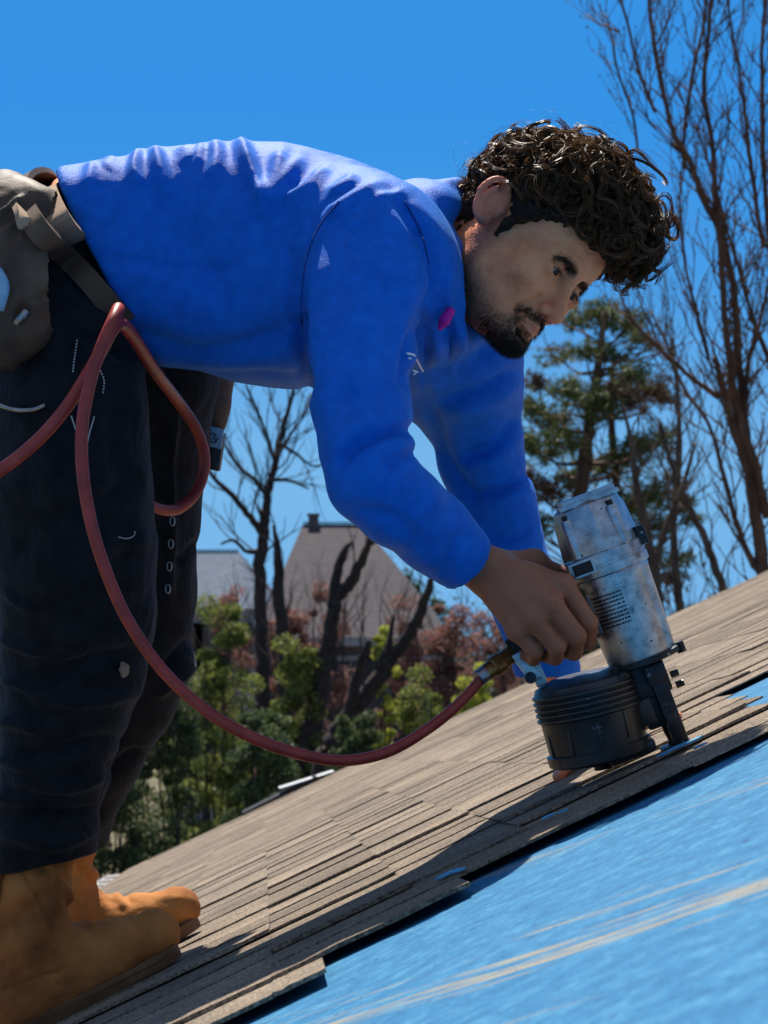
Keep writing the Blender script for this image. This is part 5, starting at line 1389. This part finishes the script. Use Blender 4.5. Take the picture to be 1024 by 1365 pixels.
# ---------------------------------------------------------------- tool belt with pouches
belt = empty('tool_belt', P(40, 330, 2.46)); tag(belt, 'worn brown leather tool belt with pouches around the man\'s hips', 'tool belt')
def strap(name, pts, w, th, mat, par, wdir=(0, -.35, 1)):
    c = catmull(pts, 8); m = MB(); V = []; wdir = unit(wdir)
    T = np.gradient(c, axis=0); T /= np.linalg.norm(T, axis=1)[:, None]
    for i in range(len(c)):
        wv = wdir - T[i] * (wdir @ T[i]); wv = unit(wv); nv = np.cross(T[i], wv)
        for (a, b) in ((-1, -1), (1, -1), (1.0, 1), (-1, 1)): V.append(c[i] + wv * w * a + nv * th * b)
    Fc = [(0, 1, 2, 3), tuple(range(len(V) - 1, len(V) - 5, -1))]
    for i in range(len(c) - 1):
        for k in range(4): Fc.append((i * 4 + k, (i + 1) * 4 + k, (i + 1) * 4 + (k + 1) % 4, i * 4 + (k + 1) % 4))
    m.add(V, Fc); return m.build(name, mat, par, flat_angle=50)
def hip(px, py, lift): return on_surface(Vt, Nt, px, py, lift)
pch = Field(P(-80, 480, 2.25), P(125, 215, 2.74) + [0, .05, 0], .004)
pch.chain([(P(-10, 300, 2.50), .070), (P(40, 318, 2.44), .058), (P(84, 350, 2.45), .044)], k=.03, sq=((0, 1, 0), .75))
pch.chain([(P(0, 320, 2.46), .075), (P(22, 375, 2.415), .062), (P(10, 430, 2.41), .045), (P(-10, 470, 2.41), .03)], k=.03, sq=((0, 1, 0), .75))
pch.ell(P(58, 358, 2.44), (.058, .045, .060), k=.03); pch.ell(P(88, 345, 2.47), (.035, .03, .05), k=.03); pch.ell(P(4, 292, 2.50), (.05, .06, .042), k=.03)
Vq, Fq = pch.mesh(2); Nq = normals_of(Vq, Fq)
Vq = strokes(Vq, Nq, [([(30, 262), (12, 278), (-10, 292)], 4, .008), ([(36, 285), (18, 300), (2, 318)], 4, .008), ([(38, 300), (26, 325), (2, 348)], 4, .008), ([(34, 312), (22, 340), (0, 362)], 4, .007), ([(20, 272), (5, 290), (-10, 300)], 3, -.004), ([(60, 370), (35, 400), (25, 430)], 10, -.006), ([(80, 350), (50, 385), (20, 400)], 9, .006), ([(100, 352), (75, 385), (50, 400)], 6, -.005)], None)
Vq = Vq + Nq * (noise_at(Vq, 24, 2) * .005 + noise_at(Vq, 60, 3) * .0015)[:, None]
mesh_obj('pouch', Vq, Fq, m_belt, belt); Nq = normals_of(Vq, Fq)
VB = np.vstack([Vt, Vq, Vs]); NB = np.vstack([Nt, Nq, normals_of(Vs, Fs)])
def out(px, py, lift): return on_surface(VB, NB, px, py, lift)
strap('belt_strap', [P(72, 252, 2.66), P(58, 236, 2.60), P(40, 234, 2.54), P(28, 244, 2.49), P(30, 266, 2.45), out(44, 296, .010), out(66, 322, .010), out(88, 342, .010), out(112, 366, .006), out(138, 396, .002), out(168, 430, -.004)], .014, .004, m_belt, belt, (1, -.15, .55))
strap('back_pad', [P(74, 250, 2.62), P(58, 256, 2.53), P(58, 268, 2.47), out(74, 300, .004), out(94, 324, .004)], .022, .003, m_suede_tan, belt, (1, -.1, .45))
strap('pouch_rim', [P(16, 258, 2.50), P(22, 268, 2.455), out(30, 286, .004), out(38, 304, .004)], .011, .004, m_suede_tan, belt, (.7, 0, -.7))
m = MB(); m.tube(catmull([hip(4, 540, .004) - [.01, 0, -.002], hip(20, 546, .004), hip(44, 546, .004), hip(60, 540, .004)], 6), .0028, 6); m.build('hammer_loop', m_steel, belt, smooth=True)
m = MB(); m.tube([out(20, 432, .004), out(36, 414, .004)], [.004, .006], 7); m.build('tool_shank', m_steel, belt, smooth=True)
m = MB(); m.tube(catmull([P(-6, 362, 2.355), P(3, 382, 2.350), P(-4, 412, 2.355)], 5), .009, 8); m.build('tool_handle', m_label_blue, belt, smooth=True)
# far-side pouch with a printed badge

def quadbox(px4, Y0, Y1): 
    V = [P(x, y, Y0) for x, y in px4] + [P(512 + (x - 512) * Y0 / Y1, 682.5 + (y - 682.5) * Y0 / Y1, Y1) for x, y in px4]
    return V, [(0, 1, 2, 3), (7, 6, 5, 4), (0, 4, 5, 1), (1, 5, 6, 2), (2, 6, 7, 3), (3, 7, 4, 0)]

fpo = Field(P(215, 640, 2.86), P(345, 470, 3.06) + [0, .05, 0], .004)
fpo.chain([(P(262, 500, 2.95), .048), (P(278, 540, 2.95), .032)], k=.02); fpo.cone(P(290, 505, 2.95), P(283, 560, 2.95), .026, .020, k=.012); fpo.cone(P(286, 560, 2.95), P(281, 606, 2.95), .017, .014, k=.008)
Vf, Ff = fpo.mesh(1); mesh_obj('side_pouch', Vf, Ff, m_belt, belt)
m = MB(); m.box(P(284, 600, 2.93), P(297, 603, 2.93) - P(284, 600, 2.93), [0, .016, 0], P(280, 626, 2.93) - P(284, 600, 2.93), bev=.004); hol = m.build('tape_holder', m_black_plastic, belt, flat_angle=40)
m = MB(); m.box(P(286, 583, 2.908), P(297, 586, 2.908) - P(286, 583, 2.908), [0, .004, 0], P(284, 596, 2.908) - P(286, 583, 2.908), bev=.002); bad = m.build('badge', m_label_blue, hol, flat_angle=40)
m = MB()
for pts in ([(280, 580), (284, 577), (288, 580), (285, 585), (290, 588)], [(282, 588), (286, 591), (291, 584)], [(279, 584), (282, 586)]):
    m.tube([P(x, y, 2.9035) for x, y in pts], .0011, 4)
m.build('badge_emblem', m_black_plastic, hol)
# ------------------------------------------------------------------ coil roofing nailer
def alloy_mat():
    m = noisy_mat('scuffed_cast_aluminium', [(.26, (.10, .105, .115)), (.40, (.30, .315, .34)), (.56, (.44, .46, .49)), (.75, (.62, .64, .68))], scale=60, detail=10, rough=.34, metallic=.92, bump=.35, bscale=220, rvar=.14, bdist=.0008, speck=(120, .68, (.07, .07, .075)))
    return m
m_alloy = alloy_mat()
m_dark_steel = noisy_mat('blackened_steel', [(.3, (.012, .013, .015)), (.6, (.035, .037, .042)), (.85, (.10, .105, .115))], scale=35, detail=8, rough=.4, metallic=.55, bump=.3, bscale=160, rvar=.12, speck=(90, .66, (.2, .2, .21)))
m_mag = noisy_mat('scuffed_black_magazine', [(.3, (.008, .010, .012)), (.7, (.026, .03, .034))], scale=24, detail=8, rough=.38, spec=.55, bump=.25, bscale=120, rvar=.12, speck=(80, .69, (.10, .11, .12)))
m_brass = noisy_mat('tarnished_brass', [(.3, (.10, .05, .018)), (.6, (.30, .17, .06)), (.85, (.46, .30, .12))], scale=60, rough=.38, metallic=.8, bump=.3, bscale=200)
m_hose = noisy_mat('dusty_red_rubber', [(.3, (.22, .020, .014)), (.6, (.36, .036, .024)), (.85, (.42, .085, .06))], scale=34, detail=8, rough=.42, spec=.45, bump=.3, bscale=300, bdist=.0006)
m_rubber = noisy_mat('black_grip_rubber', [(.3, (.008, .008, .009)), (.7, (.02, .02, .022))], scale=50, rough=.7)

GY = 2.395
G0, G1 = P(777, 664, GY), P(903, 1000, GY - .003)
gax = unit(G1 - G0); gside = unit(np.cross(gax, [0, 1, 0]));  gside = gside if gside[0] < 0 else -gside      # gside points to the handle
gcam = np.cross(gside, gax); gcam = gcam if gcam[1] < 0 else -gcam
GL = np.linalg.norm(G1 - G0)
gun = empty('nail_gun', G1); tag(gun, 'pneumatic coil roofing nail gun with silver body and black magazine', 'nail gun')
def gp(t, s=0.0, c=0.0): return G0 + gax * t + gside * s + gcam * c
# main barrel
b = MB(); b.lathe(gp(0), gax, [(.093, .0455), (.098, .0470), (.104, .0462), (.15, .0448), (.200, .0425), (.2045, .0420)], 48, ref=gcam); barrel = b.build('barrel', m_alloy, gun, flat_angle=35)
# engraved plate with rows of tiny text
def on_barrel(t, ang, lift=0.0):
    r = np.interp(t, [.098, .15, .2], [.0470, .0448, .0425]) + lift
    return G0 + gax * t + r * (math.cos(ang) * gcam + math.sin(ang) * gside)
def patch(t0, t1, a0, a1, lift, na=12):
    V = []; 
    for lf in (lift, -.001):
        for t in (t0, t1):
            for a in np.linspace(a0, a1, na): V.append(on_barrel(t, a, lf))
    Fc = []
    for i in range(na - 1):
        Fc.append((i, i + 1, na + i + 1, na + i)); Fc.append((i + 1, i, 2 * na + i, 2 * na + i + 1)); Fc.append((na + i, na + i + 1, 3 * na + i + 1, 3 * na + i))
    Fc += [(0, na, 3 * na, 2 * na), (na - 1, 3 * na - 1, 4 * na - 1, 2 * na - 1)]
    return V, Fc
b = MB(); b.add(*patch(.112, .160, R(-4), R(56), .0012)); plate = b.build('rating_plate', m_alloy, barrel)
b = MB()
for t0, t1, a0, a1 in ((.1100, .1125, R(-6), R(58)), (.1595, .1620, R(-6), R(58)), (.1100, .1620, R(-7), R(-4)), (.1100, .1620, R(55), R(58))): b.add(*patch(t0, t1, a0, a1, .0022, 6))
b.build('plate_border', m_alloy, barrel)
b = MB(); rr = random.Random(4)
for row in np.linspace(.1165, .1545, 9):
    a = R(1)
    while a < R(49):
        w = R(rr.uniform(1.2, 4.2)); b.add(*patch(row, row + .0022, a, min(a + w, R(50)), .0020, 3)); a += w + R(rr.uniform(.8, 1.6))
b.build('plate_lettering', m_dark_steel, barrel)
# collar ring and clamp flange
b = MB(); b.lathe(gp(0), gax, [(.066, .0470), (.068, .0492), (.080, .0496), (.0805, .0480), (.0835, .0480), (.084, .0500), (.094, .0502), (.0955, .0480)], 48, ref=gcam); b.build('collar_ring', m_alloy, gun, flat_angle=30)
# cap: octagonal head with chamfered crown
octo = lambda a, t: 1.03 * math.cos(math.pi / 8) / math.cos(((a + math.pi / 8 + .35) % (math.pi / 4)) - math.pi / 8)
b = MB(); b.lathe(gp(0), gax, [(.004, .034), (.008, .0405), (.022, .0450), (.060, .0485), (.0665, .0485)], 32, squash=octo, ref=gcam); cap_ = b.build('cylinder_cap', m_alloy, gun, flat_angle=28)
b = MB(); b.box(gp(.000, -.004, 0), gside * .034, gcam * .030, gax * .0045, bev=.002); b.box(gp(.004, -.004, 0), gside * .037, gcam * .033, gax * .003, bev=.001); b.build('exhaust_cover', m_alloy, gun, flat_angle=35)
for a in (R(48), R(-35), R(140), R(-130)):
    o_ = G0 + .0425 * (math.cos(a) * gcam + math.sin(a) * gside)
    b = MB(); b.lathe(o_ + gax * .018, gax, [(0, .0075), (.002, .0085), (.048, .0085), (.050, .007)], 14, ref=gcam); b.build('bolt_boss', m_alloy, cap_, flat_angle=35)
    b = MB(); b.lathe(o_ + gax * .012, gax, [(0, .0045), (.0062, .0045)], 6, ref=gcam); b.build('bolt', m_dark_steel, cap_)
# dark clamp block where the handle meets the cap, side lug
b = MB(); b.box(gp(.078, .034, .034), gside * .016, gcam * .012, gax * .010, bev=.003); b.build('clamp_block', m_alloy, gun, flat_angle=40)
b = MB(); b.box(gp(.078, .034, .0462), gside * .012, gcam * .001, gax * .0068, bev=.001); b.build('clamp_recess', m_rubber, gun, flat_angle=40)
b = MB(); b.box(gp(.066, -.049, .005), gside * .006, gcam * .014, gax * .012, bev=.002); b.build('side_lug', m_dark_steel, gun, flat_angle=40)
# lower flange
b = MB(); b.lathe(gp(0), gax, [(.2045, .0440), (.2060, .0475), (.2115, .0478), (.2130, .0440)], 40, ref=gcam); b.build('lower_flange', m_dark_steel, gun, flat_angle=35)
for s_, c_ in ((-.046, .012), (.040, .030), (-.030, -.036)):
    b = MB(); b.lathe(gp(.203, s_, c_), gax, [(0, .006), (.013, .006)], 6, ref=gcam); b.build('flange_bolt', m_dark_steel, gun)
# nose: housing, driver guide and foot
b = MB(); b.box(gp(.232, .002, .0), gside * .022, gcam * .020, gax * .022, bev=.004); b.box(gp(.262, .004, -.002), gside * .020, gcam * .017, gax * .030, bev=.004); b.build('nose_housing', m_dark_steel, gun, flat_angle=40)
b = MB(); b.box(gp(.272, -.006, .020), gside * .0095, gcam * .006, gax * .048, bev=.003); b.box(gp(.228, -.006, .021), gside * .013, gcam * .007, gax * .012, bev=.003); b.lathe(gp(.0, -.004, .006), gax, [(.255, .0125), (.300, .0125), (.312, .0105), (.3125, .0125), (GL - .002, .0125)], 18, ref=gcam); b.build('driver_guide', m_dark_steel, gun, flat_angle=40)
b = MB(); b.box(gp(GL - .006, .000, .008), gside * .019, gcam * .016, gax * .0045, bev=.002); b.build('contact_foot', m_dark_steel, gun, flat_angle=40)
for t, s_ in ((.238, -.024), (.252, -.026)):
    b = MB(); b.lathe(gp(t, s_, .004), -gside, [(0, .0045), (.010, .004)], 8, ref=gcam); b.build('adjuster_pin', m_dark_steel, gun, flat_angle=40)
# feed door linking nose and magazine
b = MB(); b.box(gp(.262, .034, .006), gside * .024, gcam * .012, gax * .024, bev=.005); b.build('feed_door', m_mag, gun, flat_angle=40)
b = MB(); b.tube(catmull([gp(.214, .028, .038), gp(.222, .050, .040), gp(.238, .060, .036), gp(.246, .045, .032)], 6), .006, 8); b.build('door_latch', m_dark_steel, gun, smooth=True)
# magazine drum, ribbed
D0 = P(776, 903, GY + .002); dax = unit(P(802, 1012, GY) - D0)
b = MB(); prof = [(0, .052), (.004, .0600)]
for k in range(5): prof += [(.010 + k * .007, .0625), (.012 + k * .007, .0655), (.0145 + k * .007, .0655), (.0165 + k * .007, .0625)]
prof += [(.046, .0620), (.084, .0605), (.086, .0645), (.098, .0640), (.101, .058)]
b.lathe(D0, dax, prof, 48, ref=gcam); drum = b.build('magazine', m_mag, gun, flat_angle=35)
b = MB(); b.lathe(D0 + dax * .100, dax, [(0, .030), (.006, .028), (.0065, .012), (.014, .011)], 24, ref=gcam); b.build('magazine_knob', m_mag, drum, flat_angle=35)
b = MB(); b.box(D0 + dax * .104 - gside * .036 + gcam * .01, gside * .030, gcam * .022, dax * .007, bev=.004); b.build('magazine_base', m_mag, drum, flat_angle=40)
b = MB(); b.lathe(D0 - dax * .004, dax, [(0, .040), (.005, .054)], 36, ref=gcam); b.build('magazine_lid', m_mag, drum, flat_angle=35)
for a in np.linspace(-70, 70, 5):
    p_ = D0 + dax * .066 + .0617 * (math.cos(R(a)) * gcam + math.sin(R(a)) * gside)
    b = MB(); tv = -math.sin(R(a)) * gcam + math.cos(R(a)) * gside; b.box(p_, tv * .0016, dax * .016, (math.cos(R(a)) * gcam + math.sin(R(a)) * gside) * .0012, bev=.0005); b.build('magazine_rib', m_mag, drum, flat_angle=40)
# handle and end strut
hA, hB = P(776, 792, GY + .005), P(688, 872, GY + .004)
b = MB(); c_ = catmull([hA, (hA * .6 + hB * .4) + np.array([0, 0, .004]), hB], 8); b.tube(c_, np.interp(np.linspace(0, 1, len(c_)), [0, .2, .8, 1], [.024, .0185, .0185, .021]), 16); hnd = b.build('handle', m_rubber, gun, smooth=True)
b = MB(); b.tube([P(798, 838, GY), P(788, 852, GY), P(776, 858, GY)], .004, 8); b.build('trigger', m_dark_steel, gun, smooth=True)
b = MB(); b.box(P(702, 888, GY - .012), (P(716, 905, GY) - P(688, 868, GY)) / 2, gcam * .010, unit(P(712, 884, GY) - P(702, 890, GY)) * .008, bev=.003); b.box(P(716, 896, GY - .006), (P(722, 912, GY) - P(708, 878, GY)) / 2, gcam * .007, unit(P(712, 884, GY) - P(702, 890, GY)) * .007, bev=.002); b.build('end_bracket', m_alloy, gun, flat_angle=40)
b = MB(); b.lathe(P(707, 903, GY - .018), gcam, [(0, .008), (.006, .007)], 10, ref=gax); b.build('bracket_bolt', m_dark_steel, gun, flat_angle=40)

# ------------------------------------------------------------------ air hose
hose = empty('air_hose', P(420, 1015, 2.3)); tag(hose, 'dusty red rubber air hose looping from the tool belt to the nail gun', 'hose')
pts = [(-140, 730, 2.30), (-60, 668, 2.32), (30, 605, 2.33), (85, 548, 2.335), (128, 480, 2.335), (150, 440, 2.345), (162, 432, 2.365), (180, 452, 2.42), (205, 492, 2.52), (235, 532, 2.66), (262, 572, 2.72), (273, 612, 2.74), (264, 652, 2.73), (238, 678, 2.70), (210, 678, 2.66), (188, 662, 2.63), (165, 620, 2.62), (150, 560, 2.62), (146, 490, 2.58), (150, 440, 2.46), (158, 412, 2.375), (152, 424, 2.335), (134, 466, 2.318), (120, 510, 2.312), (110, 565, 2.308), (110, 625, 2.305), (120, 690, 2.30), (138, 752, 2.295), (168, 822, 2.29), (212, 888, 2.285), (268, 942, 2.28), (330, 980, 2.28), (395, 1004, 2.285), (455, 1014, 2.30), (515, 1003, 2.315), (570, 972, 2.335), (615, 935, 2.355), (652, 893, 2.375)]
c_ = catmull([P(*q) for q in pts], 9)
b = MB(); b.tube(c_, np.interp(np.linspace(0, 1, len(c_)), [0, .7, 1], [.0080, .0076, .0064]), 14); hb = b.build('hose_tube', m_hose, hose, smooth=True)
e0, e1 = P(648, 897, 2.373), P(690, 866, GY + .003); ex = unit(e1 - e0); EL = np.linalg.norm(e1 - e0)
b = MB(); b.lathe(e0, ex, [(-.004, .0095), (0, .0105), (.010, .0108), (.012, .0130), (.024, .0132), (.026, .0110), (EL * .86, .0112), (EL * .88, .0145), (EL, .0145)], 18, ref=gcam); b.build('hose_coupling', m_brass, hose, flat_angle=30)
b = MB(); b.lathe(e0 - ex * .014, ex, [(0, .0094), (.002, .0102), (.012, .0102)], 16, ref=gcam); b.build('hose_ferrule', m_steel, hose, flat_angle=30)
fix_parents()
